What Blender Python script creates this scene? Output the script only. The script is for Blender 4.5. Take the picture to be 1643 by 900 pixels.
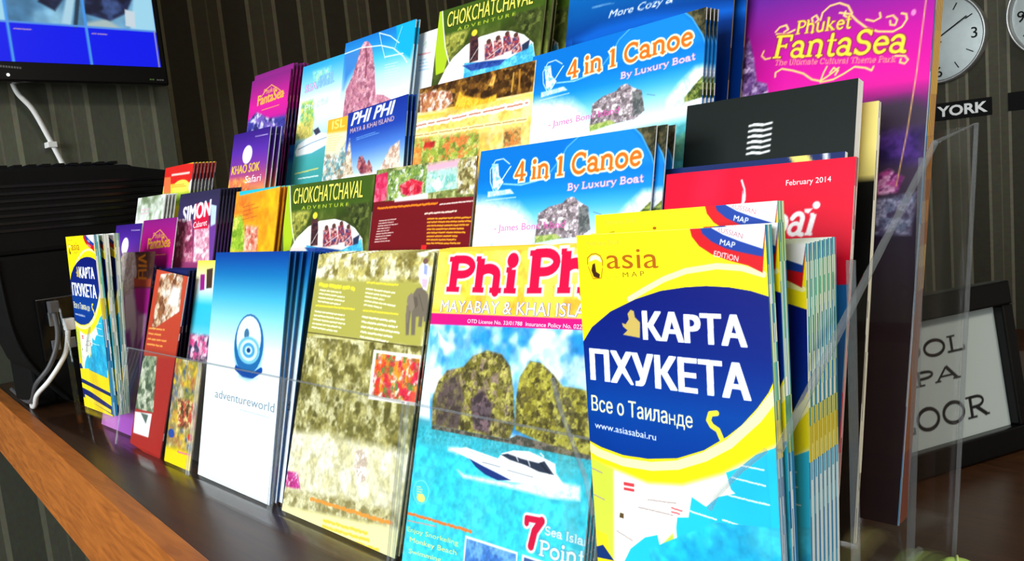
import bpy, bmesh, math, random
import numpy as np
from mathutils import Matrix, Vector

# ------------------------------------------------------------------ scene, camera, light
for o in list(bpy.data.objects): bpy.data.objects.remove(o)
scene = bpy.context.scene
COL = scene.collection
S = 0.236            # the camera stands this far above the counter top (metres); lengths below are in this unit
Z0 = 1.05            # counter top above the floor
def W(x, y, z=-1.0): return Vector((x*S, y*S, Z0 + S*(1.0 + z)))
cam_d = bpy.data.cameras.new('camera'); cam = bpy.data.objects.new('camera', cam_d); COL.objects.link(cam)
right = Vector((0.70953024, 0.69816269, -0.09558086)); down = Vector((0.01328812, -0.14887012, -0.98876747)); fwd = Vector((-0.70454969, 0.70029033, -0.11490512))
cam.matrix_world = Matrix(((right.x, -down.x, -fwd.x, 0), (right.y, -down.y, -fwd.y, 0), (right.z, -down.z, -fwd.z, Z0 + S), (0, 0, 0, 1)))
cam_d.sensor_width = 36.0; cam_d.lens = 1272.5/1643*36.0; cam_d.clip_start = 0.01
scene.camera = cam
world = bpy.data.worlds.new('world'); scene.world = world; world.use_nodes = True
world.node_tree.nodes['Background'].inputs[0].default_value = (0.75, 0.87, 1.0, 1); world.node_tree.nodes['Background'].inputs[1].default_value = 1.0
def area(name, loc, target, sx, sy, power, col):
    d = bpy.data.lights.new(name, 'AREA'); d.shape = 'RECTANGLE'; d.size = sx; d.size_y = sy; d.energy = power; d.color = col
    o = bpy.data.objects.new(name, d); COL.objects.link(o); o.location = loc
    o.rotation_euler = (Vector(target) - Vector(loc)).to_track_quat('-Z', 'Y').to_euler(); return o
area('window_daylight', (-0.25, -2.55, 1.85), (-0.5, 0.4, 1.15), 2.6, 1.5, 156, (0.93, 0.97, 1.0))
area('right_fill_light', (1.35, 0.45, 2.66), (1.35, 0.45, 0), 0.6, 0.6, 40, (1.0, 0.93, 0.8))  # added fill light without a fixture, brightens page edges facing right
scene.view_settings.view_transform = 'Standard'; scene.view_settings.look = 'None'; scene.view_settings.gamma = 1.0; scene.view_settings.use_curve_mapping = False
scene.view_settings.exposure = 0.0
scene.cycles.transparent_max_bounces = 48

# ------------------------------------------------------------------ materials
def lin(c):
    c = np.asarray(c, float)/255.0
    return np.where(c <= 0.04045, c/12.92, ((c+0.055)/1.055)**2.4)
def mat(name, col=None, rough=0.5, metal=0.0, spec=0.5):
    m = bpy.data.materials.new(name); m.use_nodes = True
    b = m.node_tree.nodes['Principled BSDF']
    if col is not None: b.inputs['Base Color'].default_value = (*lin(col), 1)
    b.inputs['Roughness'].default_value = rough; b.inputs['Metallic'].default_value = metal; b.inputs['Specular IOR Level'].default_value = spec
    return m
def noise_var(m, scale, amount, stretch=(1, 1, 1)):
    nt = m.node_tree; b = nt.nodes['Principled BSDF']; c = b.inputs['Base Color'].default_value[:]
    tc = nt.nodes.new('ShaderNodeTexCoord'); mp = nt.nodes.new('ShaderNodeMapping'); mp.inputs['Scale'].default_value = stretch
    n = nt.nodes.new('ShaderNodeTexNoise'); n.inputs['Scale'].default_value = scale; n.inputs['Detail'].default_value = 6
    r = nt.nodes.new('ShaderNodeValToRGB'); r.color_ramp.elements[0].position = .3; r.color_ramp.elements[1].position = .7
    r.color_ramp.elements[0].color = (*[x*(1-amount) for x in c[:3]], 1); r.color_ramp.elements[1].color = (*[min(1, x*(1+amount)) for x in c[:3]], 1)
    nt.links.new(tc.outputs['Object'], mp.inputs[0]); nt.links.new(mp.outputs[0], n.inputs['Vector']); nt.links.new(n.outputs['Fac'], r.inputs[0]); nt.links.new(r.outputs[0], b.inputs['Base Color'])
    return m
def print_mat(name, rough, spec):
    m = mat(name, None, rough, 0, spec); nt = m.node_tree
    a = nt.nodes.new('ShaderNodeVertexColor'); a.layer_name = 'Col'
    nt.links.new(a.outputs['Color'], nt.nodes['Principled BSDF'].inputs['Base Color']); return m
M_PRINT = print_mat('printed_gloss_paper', 0.36, 0.12)
M_PAGE = print_mat('paper_edges', 0.7, 0.2)
def screen_mat():
    m = print_mat('screen_picture', 0.2, 0.5); nt = m.node_tree; b = nt.nodes['Principled BSDF']; a = [n for n in nt.nodes if n.bl_idname == 'ShaderNodeVertexColor'][0]
    nt.links.remove(b.inputs['Base Color'].links[0]); b.inputs['Base Color'].default_value = (.005, .005, .005, 1)
    nt.links.new(a.outputs['Color'], b.inputs['Emission Color']); b.inputs['Emission Strength'].default_value = 1.0; return m
M_SCREEN = screen_mat()
def acrylic(name, tint, alpha):
    m = bpy.data.materials.new(name); m.use_nodes = True; nt = m.node_tree; nt.nodes.clear()
    o = nt.nodes.new('ShaderNodeOutputMaterial'); mx = nt.nodes.new('ShaderNodeMixShader'); t = nt.nodes.new('ShaderNodeBsdfTransparent'); g = nt.nodes.new('ShaderNodeBsdfGlossy'); f = nt.nodes.new('ShaderNodeFresnel')
    f.inputs[0].default_value = 1.49; g.inputs['Roughness'].default_value = 0.06; t.inputs[0].default_value = (*tint, 1)
    ge = nt.nodes.new('ShaderNodeNewGeometry'); io = nt.nodes.new('ShaderNodeMath'); io.operation = 'MULTIPLY_ADD'; io.inputs[1].default_value = 1/1.49-1.49; io.inputs[2].default_value = 1.49; nt.links.new(ge.outputs['Backfacing'], io.inputs[0]); nt.links.new(io.outputs[0], f.inputs[0])
    ma = nt.nodes.new('ShaderNodeMath'); ma.operation = 'MULTIPLY_ADD'; ma.inputs[1].default_value = 0.5; ma.inputs[2].default_value = alpha
    nt.links.new(f.outputs[0], ma.inputs[0]); nt.links.new(ma.outputs[0], mx.inputs[0]); nt.links.new(t.outputs[0], mx.inputs[1]); nt.links.new(g.outputs[0], mx.inputs[2]); nt.links.new(mx.outputs[0], o.inputs[0]); return m
M_ACRYL = acrylic('clear_acrylic', (.99, .992, .992), 0.0)
M_EDGE = acrylic('acrylic_polished_edge', (.88, .89, .90), 0.0)
nt = M_EDGE.node_tree; df = nt.nodes.new('ShaderNodeBsdfDiffuse'); df.inputs[0].default_value = (.40, .43, .45, 1); m2_ = nt.nodes.new('ShaderNodeMixShader'); m2_.inputs[0].default_value = .14
nt.links.new(nt.nodes['Mix Shader'].outputs[0], m2_.inputs[1]); nt.links.new(df.outputs[0], m2_.inputs[2]); nt.links.new(m2_.outputs[0], nt.nodes['Material Output'].inputs[0])
M_WHITE = mat('white_plastic', (225, 225, 222), .4)
M_BLACK = noise_var(mat('black_plastic', (6, 6, 6), .75, 0, .15), 60, .2)
M_BLACKGLOSS = mat('black_gloss_plastic', (6, 6, 7), .25, 0, .3)
M_SOCKET = mat('grey_metal_socket', (120, 122, 124), .4, .6)
M_CABLEGREY = mat('dark_grey_cable', (70, 70, 72), .5)
M_SILVER = noise_var(mat('brushed_silver', (190, 192, 192), .35, .7), 40, .08)
M_DIAL = noise_var(mat('silver_dial', (150, 157, 155), .38, .55), 30, .05)
M_INK = mat('black_ink', (12, 12, 12), .7, 0, .15)
M_LETTER = mat('silver_letters', (225, 225, 222), .35, .2)
def wood(name, c0, c1, rough, sc, stretch):
    m = mat(name, c0, rough); nt = m.node_tree; b = nt.nodes['Principled BSDF']
    tc = nt.nodes.new('ShaderNodeTexCoord'); mp = nt.nodes.new('ShaderNodeMapping'); mp.inputs['Scale'].default_value = stretch; mp.inputs['Rotation'].default_value = (0, 0, math.radians(4.9))
    n = nt.nodes.new('ShaderNodeTexNoise'); n.inputs['Scale'].default_value = sc; n.inputs['Detail'].default_value = 8; n.inputs['Distortion'].default_value = 1.2
    r = nt.nodes.new('ShaderNodeValToRGB'); r.color_ramp.elements[0].position = .32; r.color_ramp.elements[1].position = .68
    r.color_ramp.elements[0].color = (*lin(c0), 1); r.color_ramp.elements[1].color = (*lin(c1), 1)
    nt.links.new(tc.outputs['Object'], mp.inputs[0]); nt.links.new(mp.outputs[0], n.inputs['Vector']); nt.links.new(n.outputs['Fac'], r.inputs[0]); nt.links.new(r.outputs[0], b.inputs['Base Color'])
    bp = nt.nodes.new('ShaderNodeBump'); bp.inputs['Strength'].default_value = .04; nt.links.new(n.outputs['Fac'], bp.inputs['Height']); nt.links.new(bp.outputs[0], b.inputs['Normal']); return m
M_TOP = wood('brown_wood_top', (46, 27, 14), (64, 39, 21), .3, 9, (1.2, 14, 14))
M_FASCIA = wood('orange_wood_edge', (146, 78, 22), (184, 106, 36), .45, 7, (1.5, 16, 16))
M_DARKWOOD = wood('dark_wood', (60, 34, 20), (84, 48, 28), .5, 6, (2, 12, 12))
def wallpaper(name, axis, ca, cb, pitch, offs):
    m = mat(name, ca, .75, 0, .25); nt = m.node_tree; b = nt.nodes['Principled BSDF']
    tc = nt.nodes.new('ShaderNodeTexCoord'); sp = nt.nodes.new('ShaderNodeSeparateXYZ'); nt.links.new(tc.outputs['Object'], sp.inputs[0])
    def mth(op, a, v=None, v2=None):
        n = nt.nodes.new('ShaderNodeMath'); n.operation = op; nt.links.new(a, n.inputs[0])
        if v is not None:
            if hasattr(v, 'node'): nt.links.new(v, n.inputs[1])
            else: n.inputs[1].default_value = v
        if v2 is not None: n.inputs[2].default_value = v2
        return n.outputs[0]
    u = mth('MULTIPLY_ADD', sp.outputs[axis], 1/pitch, offs); fr = mth('FRACT', u)
    stripe = mth('LESS_THAN', fr, .14); fr2 = mth('FRACT', mth('MULTIPLY', u, .5)); alt = mth('LESS_THAN', fr2, .5); thin = mth('MULTIPLY', mth('COMPARE', fr, .62, .03), alt)
    alldark = mth('MULTIPLY', alt, .25)
    mixf = mth('ADD', mth('MAXIMUM', stripe, mth('MULTIPLY', thin, .35)), alldark); mixf = mth('MINIMUM', mixf, 1.0)
    n = nt.nodes.new('ShaderNodeTexNoise'); n.inputs['Scale'].default_value = 260; n.inputs['Detail'].default_value = 3
    mx = nt.nodes.new('ShaderNodeMix'); mx.data_type = 'RGBA'; nt.links.new(mixf, mx.inputs['Factor']); mx.inputs['A'].default_value = (*lin(ca), 1); mx.inputs['B'].default_value = (*lin(cb), 1)
    m2 = nt.nodes.new('ShaderNodeMix'); m2.data_type = 'RGBA'; m2.blend_type = 'MULTIPLY'; m2.inputs['Factor'].default_value = .5
    nt.links.new(mx.outputs['Result'], m2.inputs['A']); nt.links.new(n.outputs['Color'], m2.inputs['B']); nt.links.new(m2.outputs['Result'], b.inputs['Base Color']); return m
M_WALL_L = wallpaper('striped_wallpaper_side_shaded', 1, (52, 46, 32), (112, 104, 80), .0627, .15)  # one wallpaper on all walls; differing light is put into each copy's colours
M_WALL_B = wallpaper('striped_wallpaper_back', 0, (70, 68, 55), (136, 132, 112), .0575, .1)
M_PILLAR = wallpaper('striped_wallpaper_column_lit', 1, (84, 86, 72), (128, 128, 108), .0567, .3)  # same paper, colours lightened to stand for stronger light on the column
M_PLASTER = noise_var(mat('plaster', (170, 165, 155), .8), 8, .08)
M_FLOOR = noise_var(mat('floor_tile', (96, 74, 58), .5), 6, .15)

# ------------------------------------------------------------------ object helpers
def setp(o, label=None, cat=None, group=None, kind=None):
    if label: o['label'] = label
    if cat: o['category'] = cat
    if group: o['group'] = group
    if kind: o['kind'] = kind
    return o
def empty(name, loc=(0, 0, 0), label=None, cat=None, group=None):
    o = bpy.data.objects.new(name, None); o.empty_display_size = .02; COL.objects.link(o); o.location = loc; return setp(o, label, cat, group)
def link(name, me, parent=None, mats=()):
    o = bpy.data.objects.new(name, me); COL.objects.link(o)
    for m in mats: me.materials.append(m)
    if parent is not None: o.parent = parent
    return o
def bm_obj(name, bm, m, parent=None, bevel=0, smooth=False):
    if bevel:
        bmesh.ops.bevel(bm, geom=[e for e in bm.edges], offset=bevel, segments=2, affect='EDGES', profile=.6)
    bmesh.ops.recalc_face_normals(bm, faces=bm.faces)
    me = bpy.data.meshes.new(name); bm.to_mesh(me); bm.free()
    if smooth:
        for p in me.polygons: p.use_smooth = True
    return link(name, me, parent, [m])
def box(bm, lo, hi, M=None):
    vs = [Vector((x, y, z)) for x in (lo[0], hi[0]) for y in (lo[1], hi[1]) for z in (lo[2], hi[2])]
    if M is not None: vs = [M @ v for v in vs]
    v = [bm.verts.new(p) for p in vs]
    for f in ((0, 1, 3, 2), (4, 6, 7, 5), (0, 4, 5, 1), (2, 3, 7, 6), (0, 2, 6, 4), (1, 5, 7, 3)): bm.faces.new([v[i] for i in f])
def prism(bm, pts, vec):
    a = [bm.verts.new(p) for p in pts]; b = [bm.verts.new(Vector(p) + vec) for p in pts]; n = len(pts)
    bm.faces.new(a[::-1]); bm.faces.new(b)
    for i in range(n): bm.faces.new([a[i], a[(i+1) % n], b[(i+1) % n], b[i]])
def tube(bm, pts, r, seg=10):
    pts = [Vector(p) for p in pts]; rings = []
    for i, p in enumerate(pts):
        t = (pts[min(i+1, len(pts)-1)] - pts[max(i-1, 0)]).normalized(); a = t.orthogonal().normalized()
        if rings:
            a = (rings[-1][1] - t*rings[-1][1].dot(t)).normalized()
        b = t.cross(a); rr = r[i] if hasattr(r, '__len__') else r
        rings.append(([bm.verts.new(p + a*math.cos(2*math.pi*k/seg)*rr + b*math.sin(2*math.pi*k/seg)*rr) for k in range(seg)], a))
    for (A, _), (B, _) in zip(rings, rings[1:]):
        for k in range(seg): bm.faces.new([A[k], A[(k+1) % seg], B[(k+1) % seg], B[k]])
    bm.faces.new(rings[0][0][::-1]); bm.faces.new(rings[-1][0])
def smooth_path(pts, n=12):
    pts = [Vector(p) for p in pts]; P = [pts[0]] + pts + [pts[-1]]; out = []
    for i in range(1, len(P)-2):
        for k in range(n):
            t = k/n; a, b, c, d = P[i-1], P[i], P[i+1], P[i+2]
            out.append(.5*((2*b) + (c-a)*t + (2*a-5*b+4*c-d)*t*t + (3*b-a-3*c+d)*t**3))
    out.append(pts[-1]); return out

# ------------------------------------------------------------------ print painter (colours per vertex of a fine sheet)
def arc(cx, cy, rx, ry, a0, a1, n=10):
    return [(cx + rx*math.cos(math.radians(a0+(a1-a0)*i/n)), cy + ry*math.sin(math.radians(a0+(a1-a0)*i/n))) for i in range(n+1)]
def _g():
    t = .55; G = {}
    sl = lambda x0, x1, y: ([(x0, y), (x1, y)], t)
    bowl = [(.16, .95)] + arc(.36, .72, .26, .23, 90, -90) + [(.16, .49)]
    G['P'] = (.68, [([(.16, 0), (.16, .97)], 1.15), (bowl, .85), sl(.0, .34, .04), sl(.0, .2, .96)])
    arch = lambda x0, x1: [(x0, .42)] + arc((x0+x1)/2, .47, (x1-x0)/2, .2, 180, 0) + [(x1, 0)]
    G['h'] = (.74, [([(.14, 0), (.14, .97)], 1.1), (arch(.14, .56), 1), sl(0, .28, .04), sl(.42, .7, .04), sl(.02, .14, .96)])
    G['n'] = (.74, [([(.14, 0), (.14, .64)], 1.1), (arch(.14, .56), 1), sl(0, .28, .04), sl(.42, .7, .04), sl(.02, .14, .63)])
    G['i'] = (.34, [([(.16, 0), (.16, .64)], 1.1), ([(.16, .9), (.161, .9)], 1.5), sl(.02, .3, .04), sl(.03, .16, .63)])
    G['r'] = (.5, [([(.14, 0), (.14, .64)], 1.1), ([(.14, .42)] + arc(.34, .42, .2, .22, 180, 50), .8), sl(0, .28, .04), sl(.02, .14, .63)])
    G['l'] = (.34, [([(.16, 0), (.16, .97)], 1.1), sl(.02, .3, .04), sl(.03, .16, .96)])
    G['m'] = (1.1, [([(.14, 0), (.14, .64)], 1.1), (arch(.14, .54), 1), (arch(.54, .94), 1), sl(0, .28, .04), sl(.8, 1.06, .04)])
    G['u'] = (.72, [([(.14, .66), (.14, .25)] + arc(.34, .25, .2, .22, 180, 360) + [(.54, .66)], 1), ([(.54, .66), (.54, 0)], 1), sl(.02, .14, .63)])
    G['4'] = (.66, [([(.42, .98), (.04, .3), (.62, .3)], .8), ([(.44, .98), (.44, 0)], 1.1), sl(.3, .58, .04)])
    G['1'] = (.5, [([(.24, 0), (.24, .98)], 1.2), ([(.24, .96), (.06, .84)], .6), sl(.06, .42, .04)])
    G['7'] = (.66, [([(.08, .78), (.08, .95), (.58, .95)], 1.0), ([(.58, .95), (.36, .55), (.26, 0)], 1.3)])
    G['C'] = (.84, [(arc(.45, .49, .36, .46, 48, 312, 16), 1.0), ([(.71, .96), (.71, .68)], .6)])
    G['a'] = (.66, [(arc(.26, .2, .19, .17, 0, 360, 12), .85), ([(.08, .52)] + arc(.27, .47, .19, .19, 140, 0) + [(.46, .06), (.58, .03)], 1)])
    G['o'] = (.68, [(arc(.33, .33, .25, .3, 0, 360, 16), 1.0)])
    G['e'] = (.62, [([(.1, .36), (.53, .38)] + arc(.32, .34, .22, .3, 12, 315, 14), .9)])
    G['F'] = (.72, [([(.16, 0), (.16, .97)], 1.2), ([(.02, .95), (.64, .95), (.64, .76)], .75), ([(.16, .52), (.48, .52)], .7), ([(.48, .62), (.48, .42)], .55), sl(.0, .36, .04)])
    G['t'] = (.46, [([(.2, .88), (.2, .15)] + arc(.32, .16, .12, .13, 180, 300), 1), sl(.03, .4, .64)])
    G['S'] = (.68, [(arc(.33, .72, .23, .23, 35, 270, 10) + arc(.33, .26, .25, .23, 90, -150, 10), 1.0), ([(.55, .96), (.55, .74)], .5), ([(.08, .26), (.08, .03)], .5)])
    G['s'] = (.52, [(arc(.25, .48, .16, .16, 35, 270, 8) + arc(.25, .17, .18, .15, 90, -150, 8), .9)])
    G['k'] = (.72, [([(.14, 0), (.14, .97)], 1.1), ([(.52, .63), (.18, .3)], .7), ([(.26, .38), (.58, .03)], 1), sl(0, .28, .04), sl(.42, .7, .04), sl(.38, .64, .63), sl(.02, .14, .96)])
    G['d'] = (.72, [(arc(.3, .32, .22, .28, 0, 360, 14), 1), ([(.52, .97), (.52, 0)], 1), sl(.4, .52, .96), sl(.52, .66, .04)])
    G['b'] = (.7, [(arc(.38, .32, .22, .28, 0, 360, 14), 1), ([(.15, .97), (.15, .02)], 1), sl(.02, .15, .96)])
    G['B'] = (.74, [([(.16, 0), (.16, .97)], 1.1), ([(.1, .95)] + arc(.36, .73, .2, .22, 90, -90) + [(.16, .51)] + arc(.38, .27, .24, .23, 90, -90) + [(.06, .04)], .85)])
    G['y'] = (.66, [([(.08, .64), (.34, .04)], 1), ([(.58, .64), (.28, -.12), (.12, -.26)], .7), sl(0, .2, .64), sl(.46, .66, .64)])
    G['x'] = (.64, [([(.08, .64), (.54, .02)], 1), ([(.54, .64), (.08, .02)], .7)])
    G['L'] = (.7, [([(.16, 0), (.16, .97)], 1.1), ([(.02, .04), (.62, .04), (.62, .24)], .7), sl(.02, .32, .96)])
    G['T'] = (.76, [([(.36, 0), (.36, .97)], 1.1), ([(.04, .76), (.04, .95), (.68, .95), (.68, .76)], .7), sl(.2, .52, .04)])
    G['U'] = (.84, [([(.16, .97), (.16, .3)] + arc(.4, .28, .24, .26, 180, 360) + [(.64, .97)], 1), sl(.02, .3, .96), sl(.52, .78, .96)])
    G['O'] = (.9, [(arc(.43, .49, .36, .46, 0, 360, 20), 1.0)])
    G['A'] = (.86, [([(.08, .03), (.42, .98)], .7), ([(.42, .98), (.76, .03)], 1.2), ([(.2, .34), (.62, .34)], .6), sl(.0, .2, .04), sl(.62, .88, .04)])
    G['R'] = (.8, [([(.16, 0), (.16, .97)], 1.1), (bowl, .8), ([(.34, .5), (.7, .03)], 1.1), sl(0, .34, .04), sl(.0, .2, .96), sl(.62, .8, .04)])
    G['I'] = (.36, [([(.16, 0), (.16, .97)], 1.1), sl(.02, .3, .04), sl(.02, .3, .96)])
    G[' '] = (.34, [])
    return G
GLYPH = _g()
class Sheet:
    """a printed sheet: w x h centimetres, colour known at every point of a fine grid"""
    def __init__(s, w, h, cell):
        s.w, s.h = w, h; s.nx = max(8, int(round(w/cell))+1); s.ny = max(8, int(round(h/cell))+1); s.cell = w/(s.nx-1)
        s.X, s.Y = np.meshgrid(np.linspace(0, w, s.nx), np.linspace(0, h, s.ny)); s.C = np.full((s.ny, s.nx, 3), 255.0); s.texts = []
    def blend(s, sl, a, c): s.C[sl] = s.C[sl]*(1-a[..., None]) + np.asarray(c, float)*a[..., None]
    def win(s, pts, pad):
        p = np.asarray(pts, float); x0, y0 = p.min(0)-pad; x1, y1 = p.max(0)+pad
        i0 = int(np.clip(x0/s.w*(s.nx-1), 0, s.nx)); i1 = int(np.clip(math.ceil(x1/s.w*(s.nx-1))+1, 0, s.nx)); j0 = int(np.clip(y0/s.h*(s.ny-1), 0, s.ny)); j1 = int(np.clip(math.ceil(y1/s.h*(s.ny-1))+1, 0, s.ny))
        return (slice(j0, j1), slice(i0, i1))
    def cover(s, pts, soft):
        soft = max(soft, s.cell*.7); sl = s.win(pts, soft*1.5); X, Y = s.X[sl], s.Y[sl]
        if X.size == 0: return sl, X
        inside = np.zeros(X.shape, bool); d = np.full(X.shape, 1e9); n = len(pts)
        for i in range(n):
            (xa, ya), (xb, yb) = pts[i], pts[(i+1) % n]
            if ya != yb:
                cr = ((ya > Y) != (yb > Y)) & (X < (xb-xa)*(Y-ya)/(yb-ya)+xa); inside ^= cr
            L = (xb-xa)**2 + (yb-ya)**2 + 1e-12; t = np.clip(((X-xa)*(xb-xa)+(Y-ya)*(yb-ya))/L, 0, 1); d = np.minimum(d, (X-xa-t*(xb-xa))**2 + (Y-ya-t*(yb-ya))**2)
        d = np.sqrt(d); return sl, np.clip(.5 + np.where(inside, d, -d)/(2*soft), 0, 1)
    def noise(s, X, Y, sc, seed):
        rs = np.random.RandomState(seed*7919 % 100003); tot = np.zeros(X.shape); amp = 1; nrm = 0
        for o in range(3):
            g = rs.rand(64, 64); u = X/sc*2**o + 17.3*o + 100; v = Y/sc*2**o + 9.1*o + 100; i = np.floor(u).astype(int); j = np.floor(v).astype(int); fu = u-i; fv = v-j; fu = fu*fu*(3-2*fu); fv = fv*fv*(3-2*fv)
            a = g[j % 64, i % 64]; b = g[j % 64, (i+1) % 64]; c = g[(j+1) % 64, i % 64]; e = g[(j+1) % 64, (i+1) % 64]
            tot += amp*((a*(1-fu)+b*fu)*(1-fv) + (c*(1-fu)+e*fu)*fv); nrm += amp; amp *= .55
        t = tot/nrm; return np.clip((t-.22)/.56, 0, .9999)
    def vgrad(s, Y, vc):
        vc = sorted(vc, key=lambda q: q[0]); ys = [q[0] for q in vc]
        return np.stack([np.interp(Y, ys, [q[1][k] for q in vc]) for k in range(3)], -1)
    def mott(s, pts, cs, sc, seed, soft):
        if pts is None: sl = (slice(None), slice(None)); a = np.ones(s.X.shape)
        else: sl, a = s.cover(pts, soft)
        if a.size == 0: return
        X, Y = s.X[sl], s.Y[sl]; cs = np.asarray(cs, float)
        if len(cs) == 1: c = np.broadcast_to(cs[0], X.shape+(3,))
        else:
            wts = np.stack([s.noise(X, Y, sc*1.5, seed+13*i_) for i_ in range(len(cs))], -1); wts = np.exp(9*(wts-wts.max(-1, keepdims=True))); wts /= wts.sum(-1, keepdims=True); c = wts @ cs
            c = c*(1 + .22*(s.noise(X, Y, sc*.4, seed+50)-.5))[..., None]
        s.C[sl] = s.C[sl]*(1-a[..., None]) + np.clip(c, 0, 255)*a[..., None]
    def stroke(s, segs, c, butt=False, butt_ext=0):     # segs: list of (points, half width)
        pts = [p for q, _ in segs for p in q]; mw = max(w for _, w in segs); sl = s.win(pts, mw+s.cell*2); X, Y = s.X[sl], s.Y[sl]
        if X.size == 0: return
        d = np.full(X.shape, 1e9)
        for q, w in segs:
            if len(q) == 2 and butt:
                (xa, ya), (xb, yb) = q; L = math.hypot(xb-xa, yb-ya); 
                if L > w*.4:
                    ux, uy = (xb-xa)/L, (yb-ya)/L; al = (X-xa)*ux+(Y-ya)*uy; pe = np.abs((Y-ya)*ux-(X-xa)*uy); d = np.minimum(d, np.maximum(pe-w, np.abs(al-L/2)-L/2-butt_ext)); continue
            for (xa, ya), (xb, yb) in zip(q, q[1:]):
                L = (xb-xa)**2 + (yb-ya)**2 + 1e-12; t = np.clip(((X-xa)*(xb-xa)+(Y-ya)*(yb-ya))/L, 0, 1); d = np.minimum(d, np.sqrt((X-xa-t*(xb-xa))**2 + (Y-ya-t*(yb-ya))**2)-w)
        s.blend(sl, np.clip(.5 - d/(1.2*s.cell), 0, 1), c)
    def serif(s, txt, a, b, top, c, wt, out, ow, it):
        a = np.array(a); b = np.array(b); top = np.array(top); d = b-a; L = np.hypot(*d); ex = d/L; ey = np.array([-ex[1], ex[0]]); hh = abs((top-a) @ ey)
        tot = sum(GLYPH[ch][0] for ch in txt) - .06; kx = L/tot; x = 0; segs = []
        if abs((top-a)@ey) < .01: return
        for ch in txt:
            adv, st = GLYPH[ch]
            for pts, k in st: segs.append(([tuple(a + ex*((x+px_+it*py_)*kx) + ey*(py_*hh)) for px_, py_ in pts], wt*.5*k*(hh*.6+kx*.4)))
            x += adv
        if out: s.stroke([(q, w+ow*hh) for q, w in segs], out, True, ow*hh)
        s.stroke(segs, c, True)
    def rows(s, a, b, e, n, c, fr, seed):
        r = random.Random(seed*31+5); a = np.array(a); b = np.array(b); e = np.array(e); dv = (e-a)/n; dx = b-a; L = np.hypot(*dx); hh = np.hypot(*dv); u = dx/L
        for k in range(n):
            st = a + dv*(k+.5); x = 0; lim = L*(1 if n == 1 else r.uniform(.55, 1)); segs = []
            while x < lim:
                wl = min(r.uniform(1.2, 4.5)*hh*.8, lim-x); y = x
                while y < x+wl:
                    g = min(r.uniform(.25, .5)*hh, x+wl-y); o = r.uniform(-.12, .12)*hh*fr; nv = np.array([-u[1], u[0]]); segs.append(([tuple(st+u*y+nv*o), tuple(st+u*(y+g*.75)+nv*(o+r.uniform(-.1, .1)*hh*fr))], hh*fr*.36)); y += g*1.05+.01
                x += wl + hh*.45
            if segs: s.stroke(segs, c)
    def run(s, ops):
        for o in ops:
            k = o[0]
            if k == 'fill': s.C[:] = o[1]
            elif k == 'grad': s.C[:] = s.vgrad(s.Y, o[1])
            elif k == 'pgrad':
                sl, a = s.cover(o[1], 0)
                if a.size: s.C[sl] = s.C[sl]*(1-a[..., None]) + s.vgrad(s.Y[sl], o[2])*a[..., None]
            elif k == 'poly':
                sl, a = s.cover(o[1], o[3]); 
                if a.size: s.blend(sl, a, o[2])
            elif k == 'mott': s.mott(*o[1:])
            elif k == 'ell':
                pts = arc(o[1], o[2], o[3], o[4], 0, 345, 23); sl, a = s.cover(pts, 0)
                if a.size: s.blend(sl, a, o[5])
            elif k == 'line': s.stroke([(o[1], o[2]/2)], o[3])
            elif k == 'serif': s.serif(*o[1:])
            elif k == 'rows': s.rows(*o[1:])
            elif k == 'text': s.texts.append(o[1:])
        return s
_tc = {}
def text_tris(txt, offset, shear):
    key = (txt, offset, shear)
    if key in _tc: return _tc[key]
    cu = bpy.data.curves.new('lettering', 'FONT'); cu.body = txt; cu.size = 1; cu.offset = offset; cu.shear = shear; cu.resolution_u = 3
    o = bpy.data.objects.new('lettering', cu); COL.objects.link(o); dg = bpy.context.evaluated_depsgraph_get(); me = bpy.data.meshes.new_from_object(o.evaluated_get(dg))
    v = np.empty(len(me.vertices)*3); me.vertices.foreach_get('co', v); v = v.reshape(-1, 3)[:, :2]; me.calc_loop_triangles(); t = np.empty(len(me.loop_triangles)*3, int); me.loop_triangles.foreach_get('vertices', t)
    bpy.data.objects.remove(o); bpy.data.curves.remove(cu); bpy.data.meshes.remove(me); _tc[key] = (v, t.reshape(-1, 3)); return _tc[key]
STY = {'sans': (0, 0), 'ink': (0, 0), 'bold': (0, 0), 'heavy': (0, 0), 'tall': (0, 0), 'boldit': (0, .25), 'heavyit': (0, .3)}
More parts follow.
